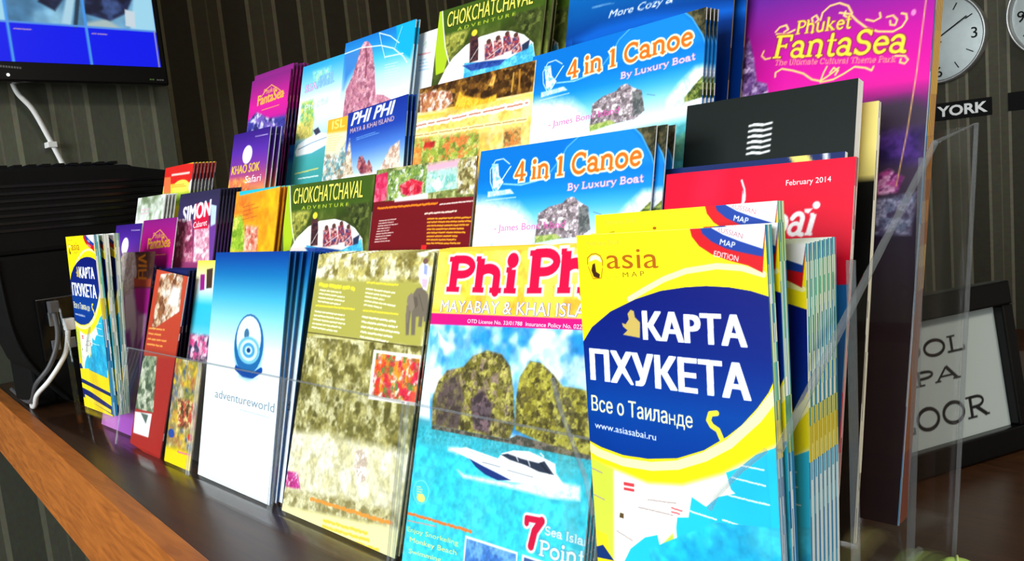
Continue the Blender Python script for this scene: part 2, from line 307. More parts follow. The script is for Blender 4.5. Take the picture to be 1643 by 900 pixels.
def raster_text(sh, txt, a, b, top, c, st, out):
    """heavy lettering is inked into the sheet itself"""
    shr = STY[st][1]; a = np.array(a); d = np.array(b)-a; L = np.hypot(*d); ex = d/L; ey = np.array([-ex[1], ex[0]]); hh = max(abs((np.array(top)-a) @ ey), .08)
    v, t = text_tris(txt, 0, shr); x0, x1 = v[:, 0].min(), v[:, 0].max(); cap = text_tris('H', 0, 0)[0][:, 1].max(); p = a + ((v[:, :1]-x0)/(x1-x0)*L)*ex + (v[:, 1:]/cap*hh)*ey
    K = 3; cell = sh.cell; w = {'heavy': .062, 'heavyit': .05, 'bold': .03, 'boldit': .03, 'ink': .014}[st]*hh; pad = w*3+cell*3
    i0 = max(int((p[:, 0].min()-pad)/cell), 0); i1 = min(int((p[:, 0].max()+pad)/cell)+2, sh.nx); j0 = max(int((p[:, 1].min()-pad)/cell), 0); j1 = min(int((p[:, 1].max()+pad)/cell)+2, sh.ny)
    if i1-i0 < 2 or j1-j0 < 2: return
    cy = sh.h/(sh.ny-1); fx = (np.arange((i1-i0)*K)/K + i0 + (1/K-1)/2)*cell; fy = (np.arange((j1-j0)*K)/K + j0 + (1/K-1)/2)*cy; M = np.zeros((len(fy), len(fx)), bool)
    for tri in p[t]:
        xa, ya = tri.min(0); xb, yb = tri.max(0); k0, k1 = np.searchsorted(fx, [xa, xb]); l0, l1 = np.searchsorted(fy, [ya, yb])
        if k1 <= k0 or l1 <= l0: continue
        X, Y = np.meshgrid(fx[k0:k1], fy[l0:l1]); e = [(tri[(q+1) % 3][0]-tri[q][0])*(Y-tri[q][1])-(tri[(q+1) % 3][1]-tri[q][1])*(X-tri[q][0]) for q in range(3)]
        M[l0:l1, k0:k1] |= ((e[0] >= 0) & (e[1] >= 0) & (e[2] >= 0)) | ((e[0] <= 0) & (e[1] <= 0) & (e[2] <= 0))
    def grow(m, r):
        r_ = r/cell*K; n = int(r_); o = m.copy()
        for dy in range(-n, n+1):
            for dx in range(-n, n+1):
                if abs(dy) <= r_*.4 and (dx or dy): o |= np.roll(np.roll(m, dy, 0), dx, 1)
        return o
    def ink(m, col): sh.blend((slice(j0, j1), slice(i0, i1)), m.reshape(j1-j0, K, i1-i0, K).mean((1, 3)), col)
    m1 = grow(M, w)
    if out: ink(grow(m1, .07*hh), out)
    ink(m1, c)
def sheet_mesh(name, sh, to3, lift):
    """to3(x_cm, y_cm, lift_m) -> coordinates array; quads for the sheet and triangles for its lettering"""
    for tx in [q for q in sh.texts if q[5] in ('heavy', 'heavyit', 'bold', 'boldit', 'ink')]: raster_text(sh, *tx)
    sh.texts = [q for q in sh.texts if q[5] not in ('heavy', 'heavyit', 'bold', 'boldit', 'ink')]
    n = sh.nx*sh.ny; V = [to3(sh.X.ravel(), sh.Y.ravel(), 0.0)]; C = [sh.C.reshape(-1, 3)]
    idx = np.arange(n).reshape(sh.ny, sh.nx); Q = np.stack([idx[:-1, :-1], idx[:-1, 1:], idx[1:, 1:], idx[1:, :-1]], -1).reshape(-1, 4); Tt = []; base = n
    for txt, a, b, top, c, st, out in sh.texts:
        off, shr = STY[st]; a = np.array(a); d = np.array(b)-a; L = np.hypot(*d); ex = d/L; ey = np.array([-ex[1], ex[0]]); hh = abs((np.array(top)-a) @ ey)
        v0, _ = text_tris(txt, off, shr); x0, x1 = v0[:, 0].min(), v0[:, 0].max(); low = txt.upper() != txt and txt == txt.lower() and not any(q in txt for q in 'bdfhkltid'); capv, _ = text_tris('x' if low else 'H', 0, 0); cap = capv[:, 1].max()
        if hh < .02: hh = .1
        wgt = {'heavy': .052, 'heavyit': .03, 'bold': .016, 'boldit': .012, 'tall': .01}.get(st, 0)
        shifts = [(0, 0)] + ([(wgt, 0), (-wgt, 0), (wgt*.66, .012), (-wgt*.66, -.012), (wgt*.33, -.012), (-wgt*.33, .012)] if wgt > .02 else [(wgt, 0), (-wgt, 0)] if wgt else [])
        layers = [(out, ((wgt+.028)*math.cos(q*math.pi/3), (wgt*.4+.028)*math.sin(q*math.pi/3))) for q in range(6)] if out else []
        layers += [(c, q) for q in shifts]; layers = [(0, cc, lift*(1+.5*i_), q) for i_, (cc, q) in enumerate(layers)]
        for of, cc, lf, (dx, dy) in layers:
            v, t = text_tris(txt, of, shr); p = a + ((v[:, :1]+dx-x0)/(x1-x0)*L)*ex + ((v[:, 1:]+dy)/cap*hh)*ey
            keep = ((p[t][:, :, 0] > 0) & (p[t][:, :, 0] < sh.w) & (p[t][:, :, 1] > 0) & (p[t][:, :, 1] < sh.h)).all(1)
            V.append(to3(p[:, 0], p[:, 1], lf)); C.append(np.tile(np.asarray(cc, float), (len(p), 1))); Tt.append(t[keep]+base); base += len(p)
    V = np.concatenate(V); C = np.concatenate(C); T = np.concatenate(Tt) if Tt else np.zeros((0, 3), int)
    me = bpy.data.meshes.new(name); me.vertices.add(len(V)); me.vertices.foreach_set('co', V.astype(np.float32).ravel())
    loops = np.concatenate([Q.ravel(), T.ravel()]); nl = len(loops); me.loops.add(nl); me.loops.foreach_set('vertex_index', loops.astype(np.int32)); nf = len(Q)+len(T); me.polygons.add(nf)
    st = np.concatenate([np.arange(len(Q))*4, len(Q)*4+np.arange(len(T))*3]); me.polygons.foreach_set('loop_start', st.astype(np.int32))
    me.polygons.foreach_set('use_smooth', np.zeros(nf, bool)); me.update(calc_edges=True); me.validate()
    at = me.color_attributes.new('Col', 'FLOAT_COLOR', 'POINT'); cc = np.ones((len(V), 4), np.float32); cc[:, :3] = lin(np.clip(C, 0, 255)); at.data.foreach_set('color', cc.ravel()); return me
def body_mesh(name, w, h, t, edge, seed, bands=None):
    """paper block w x t x h (metres), front at y=0; right, left and top edges carry page-edge colours"""
    r = random.Random(seed); V = []; F = []; C = []
    def quad(p, c):
        b = len(V); V.extend(p); F.append((b, b+1, b+2, b+3)); C.extend([c]*4)
    m = 26; k = max(1, int(t/.0007)); zs = [h*i/m for i in range(m+1)]
    base = [edge[r.randrange(len(edge))] for _ in range(k)]; runs = [0]*k
    allpal = edge
    for i in range(m):
        if bands:
            for lim, pal in bands:
                if (i+.5)/m < lim: break
            if pal is not edge: edge = pal; base = [edge[r.randrange(len(edge))] for _ in range(k)]
        for j in range(k):
            if r.random() < .3: base[j] = edge[r.randrange(len(edge))]
            c = base[j]; y0, y1 = t*j/k, t*(j+1)/k
            quad([(w, y0, zs[i]), (w, y1, zs[i]), (w, y1, zs[i+1]), (w, y0, zs[i+1])], c); quad([(0, y1, zs[i]), (0, y0, zs[i]), (0, y0, zs[i+1]), (0, y1, zs[i+1])], c)
    for j in range(k):
        y0, y1 = t*j/k, t*(j+1)/k; c = edge[r.randrange(len(edge))]
        quad([(0, y0, h), (w, y0, h), (w, y1, h), (0, y1, h)], c); quad([(0, y1, 0), (w, y1, 0), (w, y0, 0), (0, y0, 0)], c)
    quad([(0, 0, 0), (w, 0, 0), (w, 0, h), (0, 0, h)], edge[0]); quad([(w, t, 0), (0, t, 0), (0, t, h), (w, t, h)], edge[0])
    me = bpy.data.meshes.new(name); me.from_pydata(V, [], F); at = me.color_attributes.new('Col', 'FLOAT_COLOR', 'POINT')
    cc = np.ones((len(V), 4), np.float32); cc[:, :3] = lin(np.array(C, float)); at.data.foreach_set('color', cc.ravel()); return me

# ------------------------------------------------------------------ measured leaflets (centimetres on the sheet)
ARTS = {
 'map': dict(o=[-0.9979,1.1529,-0.9449],lean=3,phi=1.0,w=9.4,h=19.87,cell=0.028,ops=[
  ('fill',(255,232,20)),
  ('line',[(2.81,16.93),(3.67,17.35),(4.67,17.8),(5.77,18.14),(7.23,18.32),(8.33,18.23),(9.23,17.97)],0.251,(255,248,170)),
  ('poly',[(6.02,20.17),(6.16,19.55),(6.48,19.15),(7.04,18.8),(7.8,18.53),(8.6,18.32),(9.21,18.02),(9.49,20.35)],(205,20,30),0),
  ('poly',[(6.44,20.3),(6.66,19.65),(7.07,19.31),(7.69,19.01),(8.36,18.84),(9.24,18.65),(9.49,20.35)],(25,60,150),0),
  ('poly',[(6.87,20.27),(7.1,19.86),(7.59,19.58),(8.25,19.31),(9.26,18.96),(9.49,20.35)],(248,246,246),0),
  ('line',[(-0.65,10.09),(0.46,9.65),(1.89,9.43),(3.44,9.48),(4.81,9.76),(6.16,10.33),(7.36,11.06),(8.66,12.28),(9.5,13.33)],0.402,(255,246,170)),
  ('poly',[(-0.46,14.51),(0.03,14.92),(0.58,15.59),(1.72,16.35),(3.15,16.93),(4.48,17.3),(5.72,17.46),(6.7,17.51),(7.74,17.46),(8.67,17.32),(9.56,17.06),(9.66,15.09),(9.39,13.74),(9.19,13.35),(8.68,12.68),(7.96,11.91),(7.29,11.36),(6.18,10.63),(4.83,10.07),(3.29,9.8),(1.92,9.76),(0.67,9.95),(-0.81,10.4)],(3,28,125),0),
  ('pgrad',[(-0.46,14.51),(0.03,14.92),(0.58,15.59),(1.72,16.35),(3.15,16.93),(4.48,17.3),(5.72,17.46),(6.7,17.51),(7.74,17.46),(8.67,17.32),(9.56,17.06),(9.66,15.09),(9.39,13.74),(9.19,13.35),(8.68,12.68),(7.96,11.91),(7.29,11.36),(6.18,10.63),(4.83,10.07),(3.29,9.8),(1.92,9.76),(0.67,9.95),(-0.81,10.4)],[(9.61,(0,50,138)),(12.09,(0,62,150)),(14.67,(2,32,120)),(17.2,(2,18,110))]),
  ('poly',[(2.34,15.32),(3.25,15.22),(3.31,15.91),(3.05,16.13),(3.01,16.4),(2.84,16.46),(2.66,16.28),(2.71,16.03),(2.52,15.8),(2.32,15.85),(2.37,15.69),(2.6,15.53)],(196,170,90),0),
  ('line',[(6.86,12.27),(6.57,12.21),(6.47,11.93),(6.6,11.71),(6.88,11.57),(7.03,11.22)],0.231,(255,225,60)),
  ('poly',[(-0.88,9.17),(1.32,9.02),(3.21,8.68),(5.0,8.92),(7.0,9.76),(9.52,11.37),(9.19,5.1),(-1.5,2.02)],(250,250,236),0.13),
  ('poly',[(-0.85,9.58),(1.32,9.02),(0.86,2.7),(0.48,5.33),(-1.17,5.81)],(206,216,70),0.091),
  ('poly',[(-1.15,6.03),(0.7,5.74),(0.94,2.72),(-1.5,2.02)],(250,215,40),0),
  ('poly',[(-1.12,4.51),(0.39,5.19),(1.01,4.55),(0.94,2.72),(-1.33,2.07)],(20,50,110),0),
  ('poly',[(9.52,11.27),(9.25,11.14),(8.52,10.78),(7.78,10.15),(7.14,9.83),(7.33,9.16),(7.52,9.02),(6.73,8.73),(6.11,8.19),(5.44,8.48),(5.22,7.54),(4.65,7.42),(4.56,6.93),(4.59,6.01),(4.92,5.26),(5.14,3.93),(9.46,5.17)],(35,190,228),0),
  ('poly',[(1.01,2.74),(1.51,4.53),(2.01,5.39),(2.86,6.12),(3.55,6.39),(3.67,5.79),(3.64,3.5)],(35,190,228),0),
  ('poly',[(3.79,6.05),(4.38,6.66),(4.54,5.3),(4.5,3.74),(3.84,3.56)],(190,215,70),0.05),
  ('poly',[(1.85,8.5),(2.45,8.52),(2.42,8.13),(1.83,8.11)],(205,60,70),0),
  ('line',[(1.84,8.29),(2.44,8.31)],0.091,(250,240,240)),
  ('poly',[(1.53,6.99),(1.74,6.98),(1.72,6.74),(1.47,6.75)],(90,70,40),0),
  ('rows',(7.42,9.72),(8.91,9.63),(7.41,9.62),1,(225,245,250),0.9,0),
  ('rows',(7.23,8.94),(9.0,8.89),(7.23,8.83),1,(225,245,250),0.9,1),
  ('rows',(5.34,7.89),(6.59,7.78),(5.33,7.78),1,(225,245,250),0.9,2),
  ('rows',(6.88,7.84),(8.41,7.7),(6.88,7.73),1,(225,245,250),0.9,3),
  ('rows',(5.3,6.32),(6.79,6.22),(5.29,6.21),1,(225,245,250),0.9,4),
  ('rows',(7.87,10.29),(8.84,10.27),(7.86,10.19),1,(225,245,250),0.9,5),
  ('rows',(3.16,7.96),(4.63,8.08),(3.15,7.87),1,(170,150,150),0.9,9),
  ('rows',(2.62,7.51),(4.44,7.51),(2.61,7.42),1,(170,150,150),0.9,10),
  ('rows',(1.28,6.11),(2.15,5.84),(1.27,6.02),1,(170,150,150),0.9,11),
  ('rows',(-0.46,7.71),(0.65,7.47),(-0.47,7.62),1,(170,150,150),0.9,12),
  ('rows',(-0.28,8.96),(0.61,8.75),(-0.29,8.87),1,(170,150,150),0.9,13),
  ('rows',(4.4,7.87),(5.09,7.84),(4.37,7.53),2,(215,90,100),0.6,4),
  ('poly',[(-1,-1),(11,-1),(11,4.3),(5,4.9),(-1,4.4)],(255,222,30),0),
  ('mott',[(3.2,4.6),(9.0,4.2),(9.6,8.0),(6.5,7.6),(3.0,5.6)],[(30,170,220),(60,195,230),(35,185,225)],1.2,5,0),
  ('poly',[(-1,3.4),(11,2.5),(11,2.1),(-1,2.9)],(20,40,100),0),
  ('poly',[(-1,2.3),(3,2.0),(11,0.9),(11,0),(-1,1.2)],(15,35,105),0),
  ('poly',[(0.6,1.5),(9,0.7),(9,0.3),(0.6,1.0)],(250,220,60),0),
  ('text','February 2014',(0.6,19.38),(2.42,19.37),(0.61,19.58),(205,175,50),'sans',None),
  ('line',[(0.56,18.52),(0.58,18.81),(0.82,18.97),(1.08,19.0),(1.32,18.9),(1.45,18.67),(1.43,18.45)],0.05,(150,80,10)),
  ('poly',[(0.64,18.63),(0.78,18.89),(1.07,18.94),(1.32,18.82),(1.37,18.59),(1.06,18.74)],(255,250,190),0),
  ('poly',[(0.85,18.51),(1.0,18.57),(1.04,18.17),(1.25,18.05),(1.2,17.85),(0.88,17.94),(0.76,18.23)],(60,30,10),0),
  ('line',[(0.59,18.4),(0.84,17.85),(1.31,17.88),(1.42,18.33)],0.04,(150,80,10)),
  ('text','asia',(1.67,18.3),(4.45,18.29),(1.74,19.2),(172,92,8),'sans',None),
  ('text','M A P',(2.54,17.9),(3.69,17.95),(2.56,18.12),(140,100,20),'sans',None),
  ('line',[(1.67,17.96),(2.34,17.9)],0.022,(200,150,30)),
  ('line',[(3.85,17.97),(4.4,18.02)],0.02,(200,150,30)),
  ('text','RUSSIAN',(7.32,19.72),(8.42,19.38),(7.36,19.92),(190,110,130),'sans',None),
  ('text','MAP',(7.42,19.19),(8.07,19.02),(7.47,19.41),(250,250,250),'bold',None),
  ('text','EDITION',(7.12,18.73),(8.18,18.48),(7.16,18.95),(250,245,245),'bold',None),
  ('text','КАPТА',(3.48,15.18),(8.34,15.11),(3.5,16.33),(250,252,255),'heavy',None),
  ('text','ПХУКЕТА',(0.37,13.14),(8.38,12.97),(0.48,14.48),(250,252,255),'heavy',None),
  ('text','Все о Таила',(0.25,11.65),(4.43,11.53),(0.31,12.34),(255,250,190),'ink',None),
  ('text','H',(4.52,11.52),(4.83,11.51),(4.55,11.98),(255,250,190),'ink',None),
  ('text','де',(4.89,11.51),(5.69,11.49),(4.93,12.14),(255,250,190),'ink',None),
  ('text','www.asiasabai.ru',(0.37,10.83),(3.78,10.69),(0.39,11.13),(235,242,255),'ink',None),
 ]),
 'adventure': dict(o=[-3.0494,1.2027,-0.9883],lean=13,phi=-0.21,w=13.4,h=20.57,cell=0.075,ops=[
  ('grad',[(-1.65,(248,252,253)),(9.01,(248,252,253)),(12.16,(222,243,249)),(14.28,(150,218,235)),(16.43,(70,178,212)),(18.6,(20,112,178)),(20.52,(8,62,150))]),
  ('ell',7.78,12.31,2.717,2.921,(150,205,228)),
  ('ell',7.73,12.57,2.617,2.596,(30,100,160)),
  ('ell',7.66,13.0,2.195,1.997,(215,235,243)),
  ('ell',7.25,13.4,0.451,0.487,(60,110,150)),
  ('ell',7.82,12.04,1.976,1.185,(110,185,220)),
  ('ell',7.82,12.04,1.545,0.912,(205,230,240)),
  ('ell',7.82,12.04,1.114,0.648,(70,155,205)),
  ('ell',7.82,12.04,0.673,0.375,(190,220,235)),
  ('ell',7.82,12.04,0.341,0.212,(10,60,120)),
  ('line',[(5.81,10.35),(7.16,9.94),(8.85,9.95),(10.27,10.57)],0.498,(8,70,155)),
  ('line',[(6.4,9.65),(8.04,9.44),(9.85,9.84)],0.163,(190,225,240)),
  ('text','adventureworld',(2.19,7.35),(12.98,7.39),(2.18,8.09),(120,150,168),'sans',None),
  ('rows',(7.1,6.98),(12.23,6.98),(7.13,6.77),1,(190,205,212),0.7,3),
  ('rows',(1.18,0.42),(13.12,0.19),(1.22,0.2),1,(205,222,230),0.6,5),
 ]),
 'trek': dict(o=[-2.4003,1.2036,-0.9886],lean=17.5,phi=0.0,w=14.7,h=20.47,cell=0.06,ops=[
  ('mott',None,[(230,226,178),(196,188,120),(232,228,190),(165,155,80)],1.0,3,0),
  ('mott',[(-1.26,20.9),(15.47,20.65),(15.93,18.31),(-0.56,18.3)],[(235,230,190),(190,178,100),(248,244,222),(120,108,50)],0.488,4,0),
  ('poly',[(-1.08,18.45),(14.6,18.42),(14.52,13.9),(-1.3,13.96)],(170,165,78),0.218),
  ('mott',[(-9.71,13.51),(16.13,14.06),(17.54,7.02),(-6.9,4.73)],[(92,86,40),(134,126,62),(190,182,118),(108,102,50),(214,208,160)],0.462,7,0),
  ('mott',[(-7.06,5.23),(5.2,6.83),(7.72,6.66),(10.77,6.87),(16.31,6.81),(17.14,2.81),(-5.48,0.28)],[(232,226,186),(205,198,150),(245,240,215)],0.756,8,0.326),
  ('mott',[(-5.79,1.25),(1.21,1.71),(8.71,2.66),(14.48,3.02),(14.73,1.87),(-5.32,-0.2)],[(180,172,120),(220,214,170),(140,130,80)],0.367,9,0.209),
  ('poly',[(-5.32,-0.2),(14.73,1.87),(15.19,-0.22),(-3.75,-5.13)],(240,232,170),0.158),
  ('line',[(-0.07,14.09),(14.18,13.91)],0.076,(70,60,30)),
  ('mott',[(9.25,13.37),(14.9,13.38),(15.19,10.03),(9.39,9.84)],[(245,240,230)],0.235,1,0),
  ('mott',[(9.61,13.18),(14.61,13.14),(14.82,10.23),(9.7,10.14)],[(225,60,40),(235,140,40),(90,130,60),(240,235,220),(200,40,70)],0.31,11,0),
  ('poly',[(12.8,17.37),(13.28,17.95),(13.95,18.02),(14.58,17.54),(14.79,16.81),(14.69,16.06),(13.3,15.94),(12.8,16.61)],(112,102,88),0.063),
  ('poly',[(13.04,16.24),(13.56,16.14),(13.72,14.71),(13.32,14.69)],(112,102,88),0.063),
  ('poly',[(13.92,16.28),(14.34,16.17),(14.34,15.31),(13.95,15.31)],(112,102,88),0.061),
  ('poly',[(14.23,16.79),(14.73,16.8),(14.84,15.7),(14.49,15.68)],(112,102,88),0.061),
  ('poly',[(12.42,16.09),(12.65,16.73),(12.98,16.49),(12.97,15.61),(13.05,14.67),(12.73,14.65)],(112,102,88),0.061),
  ('poly',[(12.39,17.36),(12.74,17.62),(13.22,17.25),(13.31,16.63),(13.04,16.24),(12.66,16.48),(12.35,16.97)],(132,120,104),0.051),
  ('poly',[(13.0,17.37),(13.45,17.32),(13.64,16.77),(13.38,16.5)],(96,86,74),0.041),
  ('poly',[(12.37,16.72),(12.69,16.73),(12.77,15.98),(12.76,15.47),(12.53,15.59)],(124,112,96),0.041),
  ('line',[(13.61,17.52),(14.29,16.42)],0.073,(92,82,70)),
  ('poly',[(13.22,19.47),(13.59,19.78),(14.15,19.66),(14.51,19.03),(14.47,18.47),(14.39,17.78),(13.98,17.9),(13.5,18.39),(13.23,18.96)],(238,232,238),0.051),
  ('poly',[(13.65,18.65),(14.36,18.59),(14.3,17.97),(13.86,18.02)],(206,180,200),0.051),
  ('poly',[(13.72,19.66),(14.13,19.53),(14.2,18.84),(13.82,18.96)],(150,160,210),0.051),
  ('ell',13.83,19.85,0.26,0.204,(110,80,74)),
  ('mott',[(8.79,6.2),(10.14,6.33),(10.47,4.31),(9.51,3.87),(8.8,4.88)],[(250,248,240),(200,180,160)],0.175,2,0.133),
  ('mott',[(-0.6,2.97),(1.53,3.21),(2.23,2.05),(-0.26,1.81)],[(205,60,150),(240,200,220),(170,40,110)],0.187,5,0.095),
  ('rows',(0.97,18.22),(5.92,18.01),(0.55,17.71),1,(235,215,60),0.6,1),
  ('rows',(0.92,17.72),(6.23,17.44),(0.87,16.5),4,(245,240,215),0.45,2),
  ('rows',(0.71,16.4),(6.17,16.3),(0.58,16.19),1,(235,215,60),0.7,3),
  ('rows',(0.64,15.99),(5.88,15.81),(0.51,14.37),5,(245,240,215),0.45,4),
  ('rows',(7.29,18.41),(11.14,18.28),(7.2,18.12),1,(235,215,60),0.6,5),
  ('rows',(7.24,17.94),(11.28,17.66),(7.28,16.44),5,(245,240,215),0.45,6),
  ('rows',(7.32,16.25),(11.6,16.15),(7.21,16.06),1,(235,215,60),0.7,7),
  ('rows',(7.25,15.87),(12.43,15.66),(7.37,14.02),5,(245,240,215),0.45,8),
  ('rows',(3.89,1.91),(13.95,2.3),(3.84,1.44),1,(235,150,60),0.7,9),
  ('rows',(5.94,0.74),(13.51,1.18),(5.93,-0.52),3,(245,205,70),0.7,10),
  ('rows',(-0.34,-0.25),(4.49,-0.31),(-0.34,-0.93),2,(40,70,120),0.6,12),
  ('line',[(-0.05,-0.57),(-0.08,-1.45)],0.104,(250,250,245)),
  ('line',[(0.53,-0.59),(0.5,-1.46)],0.102,(250,250,245)),
  ('line',[(1.11,-0.6),(1.08,-1.47)],0.095,(250,250,245)),
  ('line',[(1.68,-0.62),(1.65,-1.48)],0.104,(250,250,245)),
  ('line',[(2.24,-0.63),(2.21,-1.48)],0.092,(250,250,245)),
  ('line',[(2.8,-0.65),(2.76,-1.49)],0.104,(250,250,245)),
  ('line',[(3.35,-0.66),(3.31,-1.5)],0.095,(250,250,245)),
  ('line',[(3.89,-0.68),(3.85,-1.51)],0.104,(250,250,245)),
  ('line',[(4.42,-0.69),(4.39,-1.52)],0.102,(250,250,245)),
 ]),
 'speedboat': dict(o=[-1.7455,1.2036,-0.9885],lean=17.2,phi=0.5,w=14.8,h=20.64,cell=0.05,ops=[
  ('grad',[(2.19,(95,225,243)),(5.61,(65,212,232)),(7.37,(40,190,215)),(9.15,(70,165,185)),(9.51,(235,245,250)),(12.81,(200,230,245)),(15.06,(90,180,228)),(15.82,(40,145,215)),(16.02,(255,215,90)),(20.5,(255,190,60))]),
  ('mott',[(-0.19,16.38),(17.86,16.48),(17.43,20.39),(-0.96,20.44)],[(255,228,95),(255,205,70),(250,175,50)],1.283,2,0),
  ('mott',[(-0.05,15.62),(17.91,15.94),(18.61,9.49),(1.25,8.66)],[(30,135,212),(90,180,230),(190,228,246),(252,254,255),(255,255,255)],1.11,21,0),
  ('poly',[(-0.18,16.29),(17.86,16.45),(17.92,15.87),(-0.04,15.54)],(208,20,120),0),
  ('mott',[(-2.03,8.47),(1.19,8.98),(6.17,9.03),(11.57,9.1),(18.64,9.19),(18.77,7.99),(-1.77,7.2)],[(56,160,176),(52,176,195),(70,182,198)],0.369,22,0.163),
  ('mott',[(-3.27,7.62),(18.76,8.14),(19.43,1.93),(-2.11,-4.51)],[(58,206,228),(70,212,233),(52,200,224)],0.93,23,0.418),
  ('mott',[(1.13,10.67),(1.54,11.89),(2.28,12.64),(3.78,13.0),(4.54,13.73),(5.77,14.17),(7.06,14.02),(7.91,13.34),(8.38,11.97),(8.82,10.09),(8.47,9.06),(6.17,9.03),(1.38,9.0)],[(62,56,34),(112,106,40),(172,165,78),(140,120,105),(80,74,36),(190,180,95)],0.243,24,0.081),
  ('mott',[(1.51,10.71),(2.03,11.97),(3.34,12.49),(4.19,11.0),(3.94,9.03),(1.81,9.06)],[(70,60,55),(110,100,70),(90,75,75)],0.245,28,0.124),
  ('mott',[(4.76,11.06),(5.78,11.75),(6.74,10.91),(6.74,9.22),(5.36,9.22)],[(60,50,52),(125,100,105),(95,80,85)],0.233,29,0.122),
  ('mott',[(8.88,9.7),(8.66,11.49),(8.77,12.78),(9.48,13.79),(10.38,13.75),(11.43,13.13),(12.16,12.57),(13.47,12.56),(15.76,12.27),(18.31,12.23),(18.66,9.04),(13.83,9.07),(11.56,9.17)],[(66,60,30),(120,112,40),(172,165,60),(95,86,46),(190,182,80)],0.212,25,0.071),
  ('mott',[(1.38,9.0),(6.17,9.07),(8.36,9.08),(9.07,9.44),(13.82,9.14),(18.65,9.13),(18.67,8.95),(13.86,8.88),(8.39,8.87),(1.42,8.76)],[(70,70,60),(120,110,100)],0.163,26,0.041),
  ('poly',[(0.88,15.16),(1.55,14.58),(2.24,14.21),(1.92,13.91),(1.32,14.12)],(235,243,250),0.092),
  ('mott',[(4.29,6.63),(5.04,6.46),(9.19,6.69),(12.38,7.37),(14.09,7.43),(14.19,6.68),(11.95,6.4),(9.7,6.4),(6.63,6.31),(4.9,6.26)],[(250,254,255),(200,238,246),(240,252,255)],0.163,27,0.112),
  ('mott',[(3.15,7.88),(4.94,8.09),(5.35,7.75),(4.13,7.55),(3.19,7.65)],[(230,248,252),(150,220,235)],0.124,28,0.102),
  ('poly',[(3.35,7.77),(4.94,8.09),(7.72,7.87),(7.99,8.22),(8.91,8.53),(10.13,8.66),(11.21,8.5),(12.19,8.29),(12.33,7.78),(13.03,7.26),(11.87,6.94),(10.4,6.88),(8.87,6.72),(7.57,6.71),(6.36,6.95),(5.22,7.47)],(250,252,255),0.02),
  ('poly',[(5.22,7.49),(6.48,7.25),(7.85,7.03),(8.98,6.83),(7.91,6.63),(6.81,6.77),(5.9,7.08)],(25,50,120),0),
  ('poly',[(7.92,8.13),(8.47,8.28),(9.59,8.17),(10.96,8.14),(11.38,8.32),(12.2,7.68),(11.03,7.67),(9.95,7.86),(8.68,7.95)],(40,50,70),0),
  ('line',[(9.19,8.22),(9.38,7.99)],0.05,(250,252,255)),
  ('line',[(10.13,8.17),(10.33,7.87)],0.051,(250,252,255)),
  ('line',[(6.44,7.45),(7.95,7.42)],0.04,(90,100,120)),
  ('line',[(8.61,7.34),(10.64,7.3)],0.04,(110,110,120)),
  ('line',[(11.03,8.69),(11.28,8.55)],0.081,(240,245,250)),
  ('line',[(4.97,7.92),(7.73,7.78)],0.032,(160,170,190)),
  ('line',[(11.11,8.16),(11.84,7.7)],0.071,(20,26,40)),
  ('ell',1.09,4.66,0.814,0.773,(120,222,228)),
  ('ell',1.09,4.66,0.741,0.702,(60,205,225)),
  ('ell',1.16,4.3,0.428,0.265,(230,225,120)),
  ('rows',(0.61,5.0),(1.45,5.09),(0.72,4.4),4,(225,225,140),0.5,31),
  ('rows',(0.09,3.28),(6.17,3.44),(0.05,2.96),1,(235,120,50),0.75,32),
  ('rows',(0.1,2.72),(2.91,2.96),(0.13,2.58),1,(235,140,110),0.6,33),
  ('text','Enjoy Snorkeling',(0.18,2.0),(5.15,2.24),(0.17,2.28),(215,235,110),'sans',None),
  ('text','Monkey Beach',(0.56,1.41),(5.08,1.64),(0.54,1.71),(225,238,120),'sans',None),
  ('text','Swimming',(0.6,0.7),(3.75,0.91),(0.58,0.98),(225,238,120),'sans',None),
  ('poly',[(5.68,2.96),(10.09,3.02),(10.15,1.91),(5.76,0.79)],(245,250,252),0),
  ('mott',[(5.81,2.82),(10.0,2.89),(10.08,1.9),(5.87,0.82)],[(70,130,205),(110,170,225),(60,110,190)],0.457,34,0),
  ('poly',[(10.44,3.0),(13.94,3.04),(14.01,2.51),(10.5,1.58)],(245,250,252),0),
  ('poly',[(10.61,2.88),(13.82,2.91),(13.88,2.47),(10.65,1.62)],(60,90,150),0),
  ('serif','7',(10.44,3.53),(11.79,3.63),(10.51,5.07),(205,15,60),0.2,(252,252,252),0.09,0),
  ('serif','Sea Islands',(11.93,4.43),(15.98,4.48),(11.93,4.89),(240,252,255),0.15,(60,150,170),0.05,0),
  ('serif','Points',(11.67,3.24),(15.47,3.43),(11.72,4.07),(240,252,255),0.15,(60,150,170),0.06,0),
  ('serif','Phi',(1.22,17.84),(7.6,17.81),(1.01,20.02),(214,12,62),0.23,(255,245,240),0.07,0),
  ('serif','Phi',(8.59,17.83),(14.62,17.95),(8.43,20.29),(214,12,62),0.23,(255,245,240),0.07,0),
  ('text','MAYABAY & KHAI ISLAND',(0.9,16.41),(15.13,16.5),(0.83,17.16),(250,250,245),'sans',(110,105,160)),
  ('text','OTD License No. 33/01788  Insurance Policy No. 022',(3.66,15.78),(13.13,15.84),(3.62,16.02),(255,225,240),'sans',None),
 ]),
 'lady': dict(o=[-4.3287,1.2631,-0.9884],lean=15,phi=0.0,w=10.0,h=20.83,cell=0.1,ops=[
  ('fill',(190,120,190)),
  ('mott',[(-0.64,21.48),(10.73,21.3),(12.15,16.61),(1.09,16.38)],[(96,62,52),(130,84,70),(70,46,50)],0.825,1,0),
  ('mott',[(-0.55,21.23),(3.98,20.91),(5.43,18.43),(4.93,15.97),(1.43,15.38)],[(240,228,220),(214,196,186),(250,244,240)],0.655,2,0.266),
